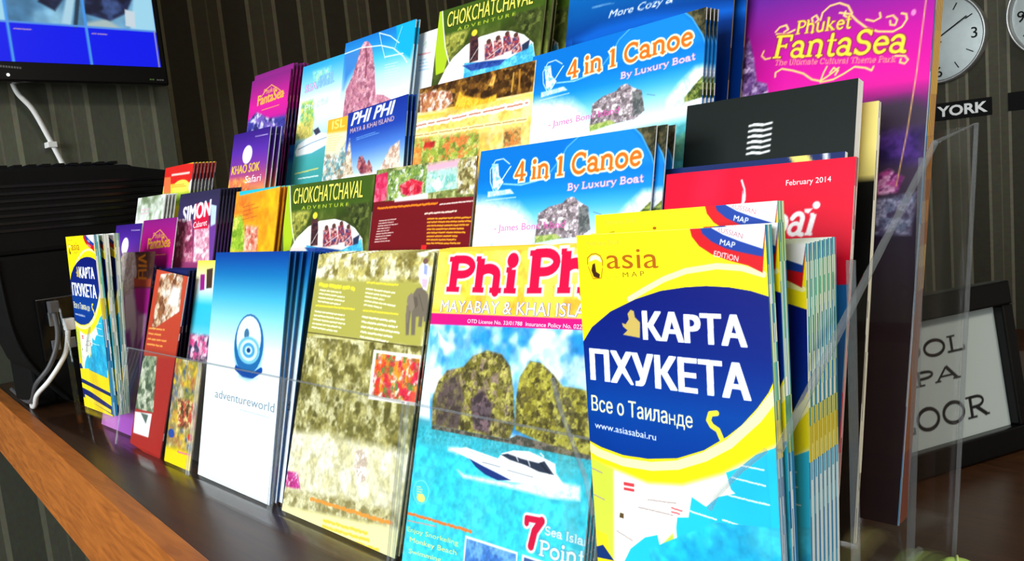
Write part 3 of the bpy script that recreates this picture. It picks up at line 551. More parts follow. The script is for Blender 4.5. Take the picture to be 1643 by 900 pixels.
  ('poly',[(4.68,17.74),(10.93,17.71),(11.22,16.78),(5.21,16.71)],(206,90,60),0.104),
  ('line',[(7.34,20.43),(5.43,20.03),(7.91,19.61)],0.304,(250,160,40)),
  ('line',[(5.69,19.22),(8.11,19.17)],0.304,(250,160,40)),
  ('line',[(8.14,18.69),(5.88,18.63),(6.16,17.76),(8.44,17.73)],0.275,(250,160,40)),
  ('line',[(7.03,18.64),(7.28,17.84)],0.231,(250,160,40)),
  ('poly',[(5.38,16.6),(11.08,16.64),(11.25,14.73),(9.53,13.48),(6.83,14.09)],(206,36,170),0.199),
  ('poly',[(2.36,15.66),(4.85,16.22),(5.89,15.02),(7.45,12.19),(7.11,9.3),(4.56,9.11)],(250,240,246),0.316),
  ('poly',[(7.38,13.39),(9.45,13.72),(9.58,11.37),(8.2,9.86)],(240,200,225),0.199),
  ('poly',[(2.26,10.92),(5.39,11.6),(7.57,7.91),(11.08,-0.96),(5.61,-1.83)],(176,90,196),0.414),
 ]),
 'redleaf': dict(o=[-3.7959,1.2139,-0.9855],lean=15,phi=-5.0,w=8.2,h=18.97,cell=0.09,ops=[
  ('fill',(176,42,38)),
  ('pgrad',[(-9.94,18.96),(8.88,20.54),(12.29,11.31),(-5.29,8.3)],[(10.31,(178,60,40)),(19.37,(196,72,46))]),
  ('mott',[(1.22,18.54),(7.01,19.35),(7.45,15.29),(1.05,12.43)],[(150,90,50),(214,190,160),(110,60,34),(236,226,214)],0.561,3,0),
  ('poly',[(4.92,17.71),(6.87,17.66),(6.97,15.74),(4.07,15.64)],(240,236,232),0.279),
  ('rows',(0.34,12.87),(6.09,13.42),(0.56,10.59),4,(245,170,80),0.35,3),
  ('mott',[(-1.13,9.36),(3.6,10.02),(4.87,4.34),(-0.23,3.7)],[(90,110,80),(150,165,130),(210,214,190),(60,80,60)],0.485,5,0),
  ('poly',[(0.08,3.42),(4.6,4.15),(4.59,1.66),(0.46,1.2)],(246,246,244),0),
  ('poly',[(1.64,3.63),(3.7,3.82),(3.4,2.83)],(90,110,100),0),
 ]),
 'collage': dict(o=[-3.3664,1.1981,-0.9884],lean=15,phi=0.0,w=5.9,h=10.15,cell=0.06,ops=[
  ('mott',None,[(232,206,120),(120,130,60),(190,120,70),(215,205,170),(70,90,140),(150,140,60),(230,190,40)],0.75,4,0),
  ('poly',[(-2.5,1.24),(10.74,2.05),(11.62,-1.36),(-1.28,-2.77)],(252,222,20),0.316),
  ('rows',(2.78,1.47),(6.55,1.62),(2.87,1.19),1,(235,120,150),0.7,2),
  ('ell',0.91,2.81,0.728,0.424,(40,80,170)),
  ('ell',5.2,3.03,0.536,0.354,(210,60,40)),
  ('mott',[(1.42,6.23),(6.31,6.51),(6.33,3.9),(2.18,3.6)],[(240,215,140),(90,60,40),(200,80,60)],0.301,6,0.187),
 ]),
 'turq': dict(o=[-3.4312,1.2731,-0.9884],lean=15,phi=0.0,w=7.2,h=19.71,cell=0.1,ops=[
  ('grad',[(9.94,(225,232,238)),(13.29,(60,190,215)),(15.15,(50,190,220)),(16.4,(190,235,240)),(17.34,(250,252,252)),(19.89,(250,232,60))]),
  ('poly',[(0.98,18.28),(2.0,18.29),(2.28,16.71),(1.28,16.62)],(150,30,130),0),
  ('poly',[(2.3,18.8),(3.69,18.94),(3.93,16.93),(2.67,16.84)],(70,50,40),0),
  ('mott',[(0.1,12.15),(5.85,12.19),(6.46,9.81),(0.14,9.27)],[(220,80,140),(240,200,215),(60,60,90)],0.393,3,0.196),
 ]),
 'khao': dict(o=[-3.9099,1.7449,-0.4591],lean=15,phi=0.0,w=9.0,h=21.18,cell=0.085,ops=[
  ('grad',[(12.13,(240,190,90)),(14.12,(238,150,90)),(15.46,(190,80,120)),(17.19,(125,55,160)),(18.86,(90,45,165)),(21.39,(52,26,120))]),
  ('ell',4.02,18.38,1.186,1.101,(250,248,252)),
  ('mott',[(-0.44,15.58),(5.15,15.53),(5.59,13.65),(-0.89,14.07)],[(245,190,80),(235,120,80)],0.483,2,0.33),
  ('text','KHAO SOK',(0.48,16.2),(7.39,16.22),(0.23,17.22),(250,215,40),'bold',None),
  ('text','Safari',(4.21,14.93),(7.98,14.94),(4.02,15.76),(245,235,245),'sans',None),
  ('rows',(5.52,20.45),(8.49,20.39),(5.56,20.3),1,(220,210,240),0.6,2),
 ]),
 'seashow': dict(o=[-4.1801,2.0278,-0.15],lean=15,phi=0.0,w=10.0,h=21.51,cell=0.07,ops=[
  ('grad',[(9.98,(20,20,60)),(13.23,(40,40,110)),(14.88,(70,60,160)),(16.12,(205,30,150)),(17.78,(220,28,150)),(21.57,(130,28,120))]),
  ('mott',[(0.05,16.11),(2.22,17.07),(5.79,15.77),(10.94,15.47),(12.14,11.85),(0.66,13.53)],[(60,60,150),(230,225,250),(40,40,100),(120,90,180)],0.534,3,0.184),
  ('text','Phuket',(3.56,19.18),(6.92,19.22),(3.41,19.87),(250,190,70),'bold',None),
  ('text','FantaSea',(2.19,17.9),(8.86,18.12),(1.9,19.19),(250,180,60),'heavy',None),
  ('rows',(3.51,17.22),(7.96,17.3),(3.55,17.05),1,(250,180,80),0.7,3),
  ('line',[(2.52,18.68),(4.24,19.82),(5.44,20.19),(7.19,19.42),(8.93,18.51)],0.133,(245,180,80)),
 ]),
 'paleleaf': dict(o=[-4.6168,1.4462,-0.8648],lean=15,phi=0.0,w=9.0,h=24.67,cell=0.1,ops=[
  ('mott',None,[(236,240,234),(205,214,196),(246,248,246),(120,140,100)],1.4,6,0),
  ('rows',(1.31,23.27),(5.89,23.28),(1.64,22.27),2,(225,190,205),0.5,2),
 ]),
 'cabaret': dict(o=[-4.0171,1.4647,-0.7585],lean=15,phi=0.0,w=10.6,h=21.69,cell=0.08,ops=[
  ('grad',[(13.57,(150,60,110)),(17.56,(120,50,100)),(18.72,(60,52,96)),(21.65,(48,44,74))]),
  ('mott',[(-0.22,18.69),(4.02,18.51),(5.71,13.58),(0.88,13.59)],[(205,110,140),(120,40,70),(240,200,214),(160,60,100)],0.418,2,0.158),
  ('mott',[(5.02,17.32),(8.79,17.76),(9.88,13.56),(5.71,13.58)],[(236,180,196),(200,120,150),(252,230,236)],0.396,3,0.146),
  ('poly',[(4.87,20.33),(8.2,20.25),(8.58,17.34),(4.68,17.33)],(214,24,60),0),
  ('poly',[(8.67,20.01),(10.06,19.79),(10.29,17.7),(9.18,17.46)],(190,214,236),0),
  ('poly',[(8.86,17.47),(10.35,17.7),(11.42,13.56),(9.88,13.56)],(110,60,150),0.155),
  ('text','SIMON',(1.51,18.25),(8.67,18.81),(1.53,20.03),(244,240,250),'heavy',None),
  ('text','Cabaret',(4.65,17.45),(8.17,17.69),(4.63,18.13),(250,240,245),'sans',None),
 ]),
 'orange': dict(o=[-3.4008,1.4647,-0.7585],lean=15,phi=0.0,w=9.2,h=21.03,cell=0.075,ops=[
  ('mott',None,[(252,178,24),(248,150,30),(255,196,30)],2.2,2,0),
  ('mott',[(-2.27,20.81),(3.09,20.47),(4.43,17.81),(-0.45,18.19)],[(238,120,40),(245,140,40)],0.958,3,0.381),
  ('mott',[(-2.02,18.25),(1.75,18.45),(3.35,16.3),(3.04,14.57),(-1.51,14.63)],[(150,190,50),(210,215,90),(120,160,40)],0.424,4,0.289),
  ('mott',[(2.74,17.36),(5.64,17.08),(5.88,14.54),(3.04,14.57)],[(225,150,130),(190,80,60),(240,200,180)],0.359,5,0.216),
  ('poly',[(0.57,21.03),(9.12,21.33),(9.2,20.95),(0.79,20.57)],(40,190,210),0),
  ('rows',(1.87,19.49),(5.37,19.82),(2.1,17.73),4,(150,70,40),0.18,3),
  ('poly',[(9.22,21.33),(9.77,21.29),(10.86,14.48),(10.06,14.49)],(235,140,30),0.133),
 ]),
 'raft': dict(o=[-2.9489,1.4647,-0.7585],lean=15,phi=0.0,w=14.4,h=20.9,cell=0.055,ops=[
  ('mott',None,[(48,58,22),(78,92,34),(120,128,58),(60,72,26)],1.1,5,0),
  ('poly',[(-0.79,22.02),(14.2,21.51),(14.76,18.22),(7.7,18.0),(0.13,17.71)],(62,88,24),0.687),
  ('mott',[(1.25,18.31),(4.83,18.29),(4.01,16.61),(1.79,15.73)],[(150,150,60),(90,100,40),(180,178,80)],0.328,6,0.194),
  ('mott',[(10.27,18.46),(14.24,18.53),(14.0,15.72),(12.15,16.48)],[(60,70,30),(100,110,50),(40,48,22)],0.306,7,0.153),
  ('poly',[(-1.05,21.71),(0.24,21.61),(0.86,19.29),(1.32,17.66),(2.03,16.04),(1.72,14.62),(0.51,14.47)],(172,200,36),0),
  ('line',[(0.42,20.94),(0.92,18.97),(1.52,17.01),(2.35,15.4)],0.124,(250,250,245)),
  ('poly',[(1.02,13.51),(1.84,14.78),(2.84,15.78),(4.57,16.72),(6.47,17.2),(8.92,17.27),(10.54,16.98),(12.18,16.34),(13.46,15.38),(14.3,12.63),(1.23,12.55)],(242,228,222),0),
  ('line',[(1.84,14.78),(2.84,15.78),(4.57,16.72),(6.47,17.2),(8.92,17.27),(10.54,16.98),(12.18,16.34),(13.46,15.38)],0.073,(250,250,248)),
  ('mott',[(4.62,15.04),(6.94,14.77),(10.48,14.5),(12.41,15.04),(13.33,15.45),(13.84,14.17),(13.75,13.05),(4.73,13.04)],[(70,180,225),(110,205,238),(60,165,215)],0.418,8,0),
  ('mott',[(4.37,14.81),(7.22,14.77),(10.22,14.5),(9.52,14.07),(5.67,14.11)],[(30,60,140),(50,80,160)],0.326,9,0.071),
  ('mott',[(5.04,17.27),(5.31,17.62),(6.1,17.38),(6.32,16.53),(6.51,15.01),(5.33,14.94)],[(50,30,40),(84,50,50)],0.194,10,0.061),
  ('ell',5.57,17.76,0.4,0.316,(240,210,60)),
  ('line',[(5.46,15.18),(6.6,16.52)],0.063,(235,230,220)),
  ('mott',[(7.19,16.35),(8.1,16.48),(8.72,14.89),(7.43,14.83)],[(170,60,70),(60,60,110),(220,170,160),(120,40,50)],0.173,12,0.081),
  ('ell',7.7,16.56,0.3,0.233,(90,56,50)),
  ('mott',[(8.4,16.47),(9.28,16.58),(9.89,15.02),(8.63,14.95)],[(170,60,70),(60,60,110),(220,170,160),(120,40,50)],0.163,13,0.073),
  ('ell',8.89,16.67,0.3,0.233,(90,56,50)),
  ('mott',[(9.56,16.65),(10.43,16.76),(11.02,15.22),(9.79,15.15)],[(170,60,70),(60,60,110),(220,170,160),(120,40,50)],0.163,14,0.071),
  ('ell',10.05,16.85,0.28,0.224,(90,56,50)),
  ('mott',[(10.72,16.32),(11.56,16.43),(12.14,14.9),(10.94,14.84)],[(170,60,70),(60,60,110),(220,170,160),(120,40,50)],0.163,15,0.073),
  ('ell',11.19,16.52,0.28,0.224,(90,56,50)),
  ('line',[(7.73,14.99),(9.71,15.83)],0.061,(240,236,230)),
  ('line',[(10.4,14.94),(11.78,15.78)],0.051,(240,236,230)),
  ('poly',[(12.08,15.48),(13.02,15.81),(12.91,15.03),(12.19,14.9)],(40,50,80),0.071),
  ('mott',[(1.13,13.03),(15.18,13.05),(16.51,5.34),(1.81,4.09)],[(70,150,90),(50,110,70),(110,180,120)],0.655,15,0.328),
  ('text','CHOKCHATCHAVAL',(1.4,19.05),(12.89,19.01),(1.09,20.54),(236,230,96),'tall',(40,40,10)),
  ('text','A D V E N T U R E',(3.04,18.44),(10.85,18.37),(2.98,18.76),(200,214,60),'bold',None),
 ]),
 'maroon': dict(o=[-2.3312,1.4647,-0.7585],lean=15,phi=0.0,w=12.4,h=21.21,cell=0.055,ops=[
  ('fill',(112,20,26)),
  ('mott',[(-0.45,21.94),(14.03,22.4),(14.58,18.15),(-0.34,18.53)],[(130,140,70),(190,190,130),(90,100,50)],0.294,2,0),
  ('mott',[(-0.13,20.78),(1.59,20.92),(1.75,18.55),(-0.33,18.46)],[(226,70,110),(240,120,140),(200,40,80)],0.294,3,0),
  ('mott',[(1.7,20.91),(6.74,21.07),(7.11,18.62),(1.98,18.53)],[(110,140,60),(160,180,90),(235,240,235),(70,100,40)],0.253,4,0),
  ('mott',[(3.36,19.68),(4.81,20.11),(6.33,19.72),(6.27,18.81),(4.83,18.63),(3.69,18.97)],[(214,40,60),(180,20,50),(240,150,150)],0.243,5,0.081),
  ('poly',[(2.87,18.62),(7.08,18.82),(7.15,18.36),(2.91,18.34)],(246,240,240),0.081),
  ('mott',[(6.74,20.85),(10.31,20.99),(10.51,18.93),(6.73,18.78)],[(120,190,180),(170,215,200),(200,220,200)],0.424,6,0),
  ('poly',[(6.71,21.06),(10.39,21.19),(10.43,20.59),(6.8,20.5)],(225,170,190),0.171),
  ('poly',[(7.5,19.35),(8.14,19.98),(8.61,19.53),(8.78,19.12),(7.97,18.97)],(250,246,240),0.051),
  ('line',[(8.72,19.53),(9.04,20.11)],0.081,(250,248,244)),
  ('mott',[(10.31,20.99),(12.76,21.28),(13.16,18.3),(10.56,18.53)],[(150,130,70),(190,180,120),(90,80,40),(230,225,210)],0.222,7,0),
  ('rows',(0.66,18.07),(8.31,18.07),(0.71,17.78),1,(235,130,30),0.75,2),
  ('rows',(8.65,17.92),(13.02,17.99),(8.68,17.72),1,(245,230,220),0.6,3),
  ('rows',(1.09,16.96),(3.9,17.05),(0.69,15.0),9,(235,215,205),0.42,4),
  ('rows',(6.95,17.33),(10.63,17.35),(7.0,17.05),1,(240,220,200),0.6,5),
  ('rows',(7.34,16.9),(12.9,16.79),(7.56,14.73),8,(235,165,40),0.55,6),
  ('poly',[(6.92,14.74),(7.56,14.73),(7.52,14.33),(6.88,14.33)],(230,40,40),0),
 ]),
 'canoe': dict(o=[-1.7905,1.4647,-0.7585],lean=15,phi=0.0,w=15.2,h=21.49,cell=0.05,ops=[
  ('grad',[(12.08,(150,200,190)),(14.4,(225,240,245)),(15.1,(215,240,248)),(16.04,(150,215,240)),(16.99,(70,175,230)),(17.94,(20,135,215)),(19.37,(5,112,200)),(21.55,(8,110,200))]),
  ('mott',[(-0.49,17.97),(2.1,17.69),(4.22,17.21),(5.32,16.32),(6.51,14.4),(0.02,14.25)],[(246,248,252),(226,238,248),(255,255,255)],0.525,2,0.525),
  ('mott',[(12.57,15.8),(13.4,16.72),(14.59,17.6),(16.06,17.61),(16.29,15.04),(12.66,14.94)],[(240,248,252),(200,230,246),(255,255,255)],0.321,3,0.261),
  ('line',[(2.65,18.9),(4.37,18.71),(5.82,18.88),(7.02,19.4),(7.78,20.15),(8.3,20.91),(9.2,21.5),(10.33,21.71)],0.112,(130,200,240)),
  ('poly',[(7.02,19.4),(7.78,20.15),(8.3,20.91),(9.2,21.5),(10.33,21.71),(13.31,21.78),(14.58,20.45),(15.19,19.23),(11.84,19.1)],(20,128,214),0.242),
  ('mott',[(13.0,22.25),(14.15,21.03),(15.02,19.66),(15.66,18.05),(15.93,17.1),(16.58,17.06),(16.13,22.25)],[(52,50,34),(90,86,54),(36,40,30),(110,100,70)],0.241,4,0),
  ('line',[(13.02,22.03),(14.15,21.03),(15.02,19.66),(15.66,18.05),(15.88,16.9)],0.091,(70,160,225)),
  ('mott',[(6.14,15.46),(6.24,16.63),(7.13,17.05),(7.59,17.12),(8.33,17.24),(8.67,17.54),(9.18,17.6),(9.8,17.19),(10.48,16.88),(10.81,15.43),(10.04,14.95),(7.99,14.89),(6.05,14.93)],[(96,84,86),(170,150,158),(230,220,222),(120,108,112)],0.15,5,0.04),
  ('mott',[(9.69,16.92),(10.48,16.82),(10.77,15.43),(9.88,15.12)],[(80,84,84),(120,122,120)],0.161,7,0.071),
  ('mott',[(6.11,15.11),(7.95,15.23),(8.44,14.93),(6.16,14.64)],[(130,160,70),(180,190,110)],0.141,8,0.061),
  ('mott',[(13.88,15.75),(14.69,16.55),(15.15,16.94),(16.11,16.99),(16.47,15.65),(13.91,15.43)],[(66,84,34),(120,136,56),(160,168,90),(46,60,26)],0.13,6,0.05),
  ('line',[(10.94,16.52),(11.58,16.33)],0.051,(90,130,150)),
  ('line',[(1.74,18.4),(1.29,19.13),(1.17,20.02),(1.63,20.67),(2.41,20.72),(3.08,20.29)],0.071,(215,236,248)),
  ('mott',[(1.3,20.45),(1.93,20.39),(2.12,19.56),(2.63,19.03),(2.02,18.32),(1.61,18.73)],[(235,245,250),(120,190,225),(250,252,252)],0.161,9,0.041),
  ('line',[(2.36,19.11),(3.04,19.92),(3.22,20.09)],0.091,(225,240,248)),
  ('mott',[(1.11,18.45),(3.39,18.48),(3.77,18.15),(1.16,18.06)],[(235,245,250),(170,215,238)],0.122,10,0.051),
  ('rows',(1.0,17.88),(3.97,17.93),(1.02,17.78),1,(200,228,245),0.8,4),
  ('serif','4 in 1 Canoe',(3.7,18.97),(14.26,19.19),(3.64,20.32),(226,108,28),0.17,(255,240,200),0.09,0),
  ('serif','By Luxury Boat',(8.62,18.03),(14.54,18.17),(8.57,18.47),(236,214,240),0.16,(150,90,170),0.05,0),
  ('text','- James Bond Island',(2.11,15.56),(8.63,15.61),(2.05,16.02),(214,90,170),'sans',None),
  ('mott',[(0.09,13.75),(17.28,14.42),(18.05,5.47),(1.14,3.4)],[(60,150,160),(80,180,190),(100,170,140)],0.768,11,0.383),
 ]),
 'redmag': dict(o=[-1.1051,1.4647,-0.7585],lean=15,phi=0.0,w=10.8,h=18.46,cell=0.05,ops=[
  ('fill',(226,14,48)),
  ('poly',[(2.05,18.65),(3.8,18.56),(3.43,16.1),(1.66,16.01)],(236,24,58),0.432),
  ('poly',[(1.49,16.27),(3.25,16.27),(3.32,15.94),(1.54,15.96)],(250,246,246),0),
  ('line',[(4.8,17.75),(5.0,17.25),(5.06,16.85),(4.92,16.42),(4.71,16.19),(4.24,16.1),(4.03,15.93)],0.09,(250,246,246)),
  ('poly',[(4.9,17.16),(5.11,16.7),(4.92,16.18),(4.71,16.11),(4.89,16.57)],(250,246,246),0),
  ('poly',[(8.38,16.01),(8.82,16.02),(8.6,15.77),(8.41,15.84)],(250,246,246),0),
  ('serif','bai',(6.46,14.7),(8.81,14.66),(6.34,16.39),(250,246,246),0.16,None,0,0.25),
  ('text','February 2014',(7.32,17.28),(9.65,17.31),(7.3,17.56),(250,225,230),'sans',None),
  ('poly',[(-2.45,11.51),(11.91,12.3),(12.37,3.86),(-1.33,0.01)],(28,104,176),0),
  ('poly',[(-1.33,0.01),(12.35,4.2),(12.46,2.2),(-1.07,-2.74)],(236,236,232),0),
  ('poly',[(-1.07,-2.74),(12.45,2.31),(12.89,-5.62),(-0.32,-10.41)],(150,12,34),0),
 ]),
 'navymag': dict(o=[-1.1603,1.5347,-0.7585],lean=15,phi=0.0,w=10.9,h=18.78,cell=0.12,ops=[
  ('fill',(28,42,92)),
  ('poly',[(7.82,18.99),(8.81,19.09),(9.26,18.31),(8.25,18.27)],(236,206,110),0),
  ('poly',[(9.71,19.13),(9.97,19.13),(10.09,18.24),(9.83,18.26)],(220,222,230),0),
 ]),
 'redyellow': dict(o=[-4.6589,1.7049,-0.4591],lean=15,phi=0.0,w=9.0,h=18.69,cell=0.1,ops=[
  ('fill',(244,226,60)),
  ('poly',[(-1.53,19.52),(11.64,18.3),(12.25,16.02),(1.96,16.3),(-0.52,16.13)],(222,40,34),0),
  ('poly',[(-0.04,17.39),(2.08,17.31),(2.98,14.2),(0.44,14.35)],(236,120,70),0),
  ('line',[(2.42,17.54),(7.99,17.41)],0.272,(250,220,210)),
  ('ell',5.76,15.69,2.576,0.966,(250,240,90)),
  ('rows',(2.8,16.24),(8.36,16.08),(2.95,15.72),2,(215,120,40),0.5,1),
  ('ell',9.44,15.59,1.133,1.029,(250,250,246)),
  ('poly',[(0.23,15.05),(12.6,14.73),(13.11,12.81),(0.7,13.48)],(150,190,60),0.364),
 ]),
 'blueleaf': dict(o=[-3.9107,2.0678,-0.15],lean=15,phi=0.0,w=9.0,h=11.82,cell=0.12,ops=[
  ('mott',None,[(24,86,170),(30,110,190),(20,70,150)],2,1,0),
  ('poly',[(2.61,9.81),(6.34,9.76),(7.04,6.35),(3.3,6.62)],(60,150,190),0.49),
 ]),
 'islandleaf': dict(o=[-3.1105,1.8049,-0.4591],lean=15,phi=0.0,w=10.0,h=20.54,cell=0.09,ops=[
  ('fill',(240,232,190)),
  ('poly',[(-0.41,20.75),(3.96,20.87),(4.32,18.91),(-0.09,19.09)],(246,176,40),0.192),
  ('text','ISL',(0.88,19.42),(3.3,19.47),(0.71,20.34),(250,225,120),'heavy',None),
  ('mott',[(-0.62,16.81),(2.59,16.66),(4.41,18.38),(5.49,12.45),(-0.5,12.85)],[(90,150,160),(200,200,180),(150,120,90),(240,240,235)],0.296,3,0.184),
  ('rows',(0.28,18.86),(3.12,18.79),(0.3,17.07),7,(215,190,120),0.4,3),
 ]),
 'islands': dict(o=[-2.8159,1.7452,-0.4579],lean=15,phi=3.0,w=9.6,h=20.47,cell=0.06,ops=[
  ('grad',[(12.88,(225,214,205)),(13.69,(214,226,240)),(14.84,(150,190,232)),(16.49,(70,120,205)),(18.16,(30,62,165)),(20.85,(20,44,140))]),
  ('mott',[(5.56,13.26),(6.67,14.85),(7.46,15.83),(8.79,16.24),(9.21,12.31),(4.81,12.88)],[(226,206,184),(190,150,130),(240,226,210)],0.293,2,0.132),
  ('mott',[(2.18,14.7),(2.43,15.65),(2.97,15.73),(3.61,14.98),(3.89,13.81),(3.09,13.67)],[(140,60,74),(100,40,54),(190,120,120)],0.201,3,0.061),
  ('mott',[(3.65,14.65),(4.13,15.15),(4.77,14.33),(4.87,13.51),(3.92,13.56)],[(170,90,96),(120,60,70),(214,150,140)],0.201,4,0.071),
  ('mott',[(-0.21,15.04),(0.6,17.78),(1.66,13.94),(-0.3,13.53)],[(214,190,160),(160,130,100),(240,225,205)],0.272,5,0.13),
  ('poly',[(0.21,14.05),(5.5,13.75),(5.61,12.77),(0.02,13.32)],(240,236,232),0.14),
  ('text','PHI PHI',(0.66,19.08),(7.69,19.04),(0.62,20.31),(250,252,255),'heavyit',None),
  ('text','MAYA & KHAI ISLAND',(0.59,18.29),(7.71,18.32),(0.53,18.77),(240,190,170),'bold',None),
  ('rows',(1.74,17.75),(5.55,17.83),(1.79,17.38),2,(130,190,235),0.35,4),
 ]),
 'goldtour': dict(o=[-2.3833,1.7449,-0.4591],lean=15,phi=0.0,w=14.3,h=21.15,cell=0.06,ops=[
  ('mott',None,[(226,190,84),(240,214,130),(196,150,60),(245,225,160)],1.2,4,0),
  ('mott',[(-0.44,21.29),(14.22,21.33),(14.21,18.68),(4.92,18.83),(-0.08,18.99)],[(70,44,18),(110,70,26),(160,110,40),(50,30,14)],0.314,5,0),
  ('mott',[(0.1,20.64),(2.0,20.75),(4.32,20.25),(4.85,19.37),(3.74,18.73),(0.36,18.93)],[(236,214,200),(190,120,70),(248,240,232),(150,80,50)],0.294,6,0.112),
  ('mott',[(4.96,18.56),(5.54,20.06),(6.18,19.56),(8.7,18.92),(10.12,19.08),(10.18,18.57),(7.7,18.17)],[(235,170,40),(246,196,60)],0.273,7,0.1),
  ('mott',[(9.1,20.0),(9.52,20.95),(9.9,20.76),(9.67,19.78)],[(240,190,90),(200,130,50)],0.161,8,0.081),
  ('line',[(11.85,19.06),(11.92,20.53)],0.171,(200,150,60)),
  ('line',[(12.68,19.17),(12.58,20.66)],0.181,(180,120,40)),
  ('line',[(0.21,18.53),(3.79,18.39)],0.294,(244,200,70)),
  ('line',[(7.67,18.37),(13.92,18.43)],0.212,(244,205,80)),
  ('mott',[(-0.91,17.04),(8.29,17.42),(8.77,13.87),(-1.22,14.19)],[(150,170,60),(200,205,110),(230,120,60),(110,130,50)],0.304,9,0.132),
  ('mott',[(-1.22,15.79),(1.05,15.71),(1.07,13.99),(-1.46,14.05)],[(226,130,50),(240,170,90)],0.304,10,0.141),
  ('mott',[(1.47,16.14),(2.92,16.05),(2.76,15.53),(1.31,15.61)],[(200,50,40),(170,40,40)],0.224,11,0.092),
  ('mott',[(11.27,16.45),(13.18,16.62),(13.42,14.66),(11.51,14.59)],[(230,130,60),(200,160,90),(120,90,50)],0.201,12,0.091),
  ('mott',[(-1.27,18.28),(14.56,18.47),(14.87,15.8),(-1.48,16.7)],[(244,214,110),(236,196,90),(250,232,160)],0.84,13,0.243),
  ('rows',(-0.07,18.13),(13.79,18.24),(-0.04,17.38),1,(255,246,225),1.0,3),
  ('rows',(-0.07,18.13),(13.79,18.24),(-0.04,17.38),1,(190,110,90),0.25,3),
  ('rows',(-0.18,17.12),(13.83,16.81),(-0.19,16.61),1,(255,244,170),1.0,4),
  ('rows',(-0.18,17.12),(13.83,16.81),(-0.19,16.61),1,(150,90,50),0.2,4),
 ]),
 'folder': dict(o=[-1.1879,1.6336,-0.8744],lean=15,phi=0.0,w=10.8,h=25.66,cell=0.06,ops=[
  ('fill',(24,30,28)),
  ('line',[(4.47,23.78),(4.88,23.82),(5.33,23.73),(5.89,23.8)],0.12,(244,246,246)),
  ('line',[(4.75,23.83),(5.3,23.76)],0.14,(244,246,246)),
  ('line',[(4.46,23.44),(4.87,23.48),(5.32,23.39),(5.88,23.46)],0.12,(244,246,246)),
  ('line',[(4.74,23.48),(5.29,23.42)],0.15,(244,246,246)),
  ('line',[(4.45,23.1),(4.86,23.14),(5.31,23.05),(5.87,23.12)],0.12,(244,246,246)),
  ('line',[(4.73,23.14),(5.28,23.08)],0.15,(244,246,246)),
  ('line',[(4.44,22.75),(4.85,22.8),(5.3,22.71),(5.86,22.79)],0.12,(244,246,246)),
  ('line',[(4.72,22.8),(5.27,22.74)],0.15,(244,246,246)),
  ('line',[(4.43,22.41),(4.84,22.46),(5.29,22.37),(5.85,22.45)],0.12,(244,246,246)),
  ('line',[(4.71,22.46),(5.26,22.4)],0.14,(244,246,246)),
  ('line',[(4.42,22.07),(4.83,22.12),(5.28,22.03),(5.84,22.12)],0.12,(244,246,246)),
  ('line',[(4.7,22.12),(5.25,22.06)],0.14,(244,246,246)),
 ]),
 'seaboat': dict(o=[-3.6302,2.0278,-0.15],lean=15,phi=0.0,w=12.0,h=21.11,cell=0.075,ops=[
  ('grad',[(5.24,(60,150,150)),(9.35,(70,165,165)),(11.18,(90,170,190)),(12.53,(190,225,235)),(14.89,(240,246,244)),(16.94,(225,240,245)),(18.67,(140,210,232)),(20.75,(50,165,215))]),
  ('mott',[(0.54,16.69),(3.04,16.65),(3.83,14.21),(3.23,12.64),(0.6,13.29)],[(150,200,90),(240,225,110),(110,180,130)],0.43,2,0.245),
  ('mott',[(2.35,20.11),(6.25,20.08),(6.2,18.78),(2.94,18.67)],[(120,210,215),(170,230,200)],0.398,3,0.255),
  ('mott',[(0.13,14.03),(3.51,14.26),(3.98,11.89),(-0.46,12.23)],[(236,214,110),(200,190,90),(150,170,90)],0.388,4,0.245),
  ('poly',[(0.18,10.67),(0.77,11.52),(2.55,12.02),(5.0,12.52),(6.82,12.21),(7.42,10.89),(4.02,10.18),(0.5,10.07)],(248,250,252),0.081),
  ('line',[(0.9,10.9),(3.78,11.39),(6.92,11.71)],0.122,(120,150,180)),
  ('poly',[(3.85,12.86),(4.88,13.13),(5.55,12.46),(4.53,12.19)],(60,60,80),0.081),
  ('rows',(0.72,8.1),(5.82,8.35),(0.77,7.83),1,(225,215,110),0.7,5),
  ('rows',(1.62,7.43),(5.99,7.47),(1.67,7.16),1,(225,240,235),0.7,6),
  ('text','SEA',(1.05,17.76),(3.64,17.89),(0.96,18.66),(236,190,220),'heavy',(60,110,180)),
  ('text','ANGEL',(3.77,17.87),(7.2,18.09),(3.59,19.23),(150,200,235),'bold',(90,150,210)),
  ('text','Phi Phi',(1.43,15.41),(6.35,15.74),(1.39,16.22),(250,250,215),'bold',(60,140,190)),
 ]),
 'cliff': dict(o=[-3.1745,1.9778,-0.15],lean=15,phi=0.0,w=12.4,h=21.8,cell=0.06,ops=[
  ('grad',[(11.89,(235,240,246)),(14.91,(226,238,246)),(17.05,(180,222,240)),(18.9,(70,190,228)),(20.61,(30,140,212)),(22.66,(24,100,190))]),
  ('poly',[(-0.3,20.84),(3.44,20.64),(2.99,18.82),(1.35,17.73),(0.47,16.64)],(60,130,205),0.498),
  ('poly',[(9.05,22.22),(12.75,21.68),(12.02,17.88),(9.78,19.17)],(20,170,215),0.151),
  ('mott',[(0.89,13.65),(1.0,16.4),(1.9,17.64),(2.61,19.2),(3.04,20.72),(3.64,21.29),(4.23,21.23),(5.11,20.54),(6.02,18.12),(6.72,15.05),(8.17,14.75),(9.7,14.01),(10.27,10.52),(1.27,11.6)],[(196,124,146),(150,84,104),(228,176,190),(176,104,128),(214,150,160)],0.284,3,0.061),
  ('line',[(4.01,20.6),(4.44,19.31),(4.51,17.19)],0.192,(130,64,84)),
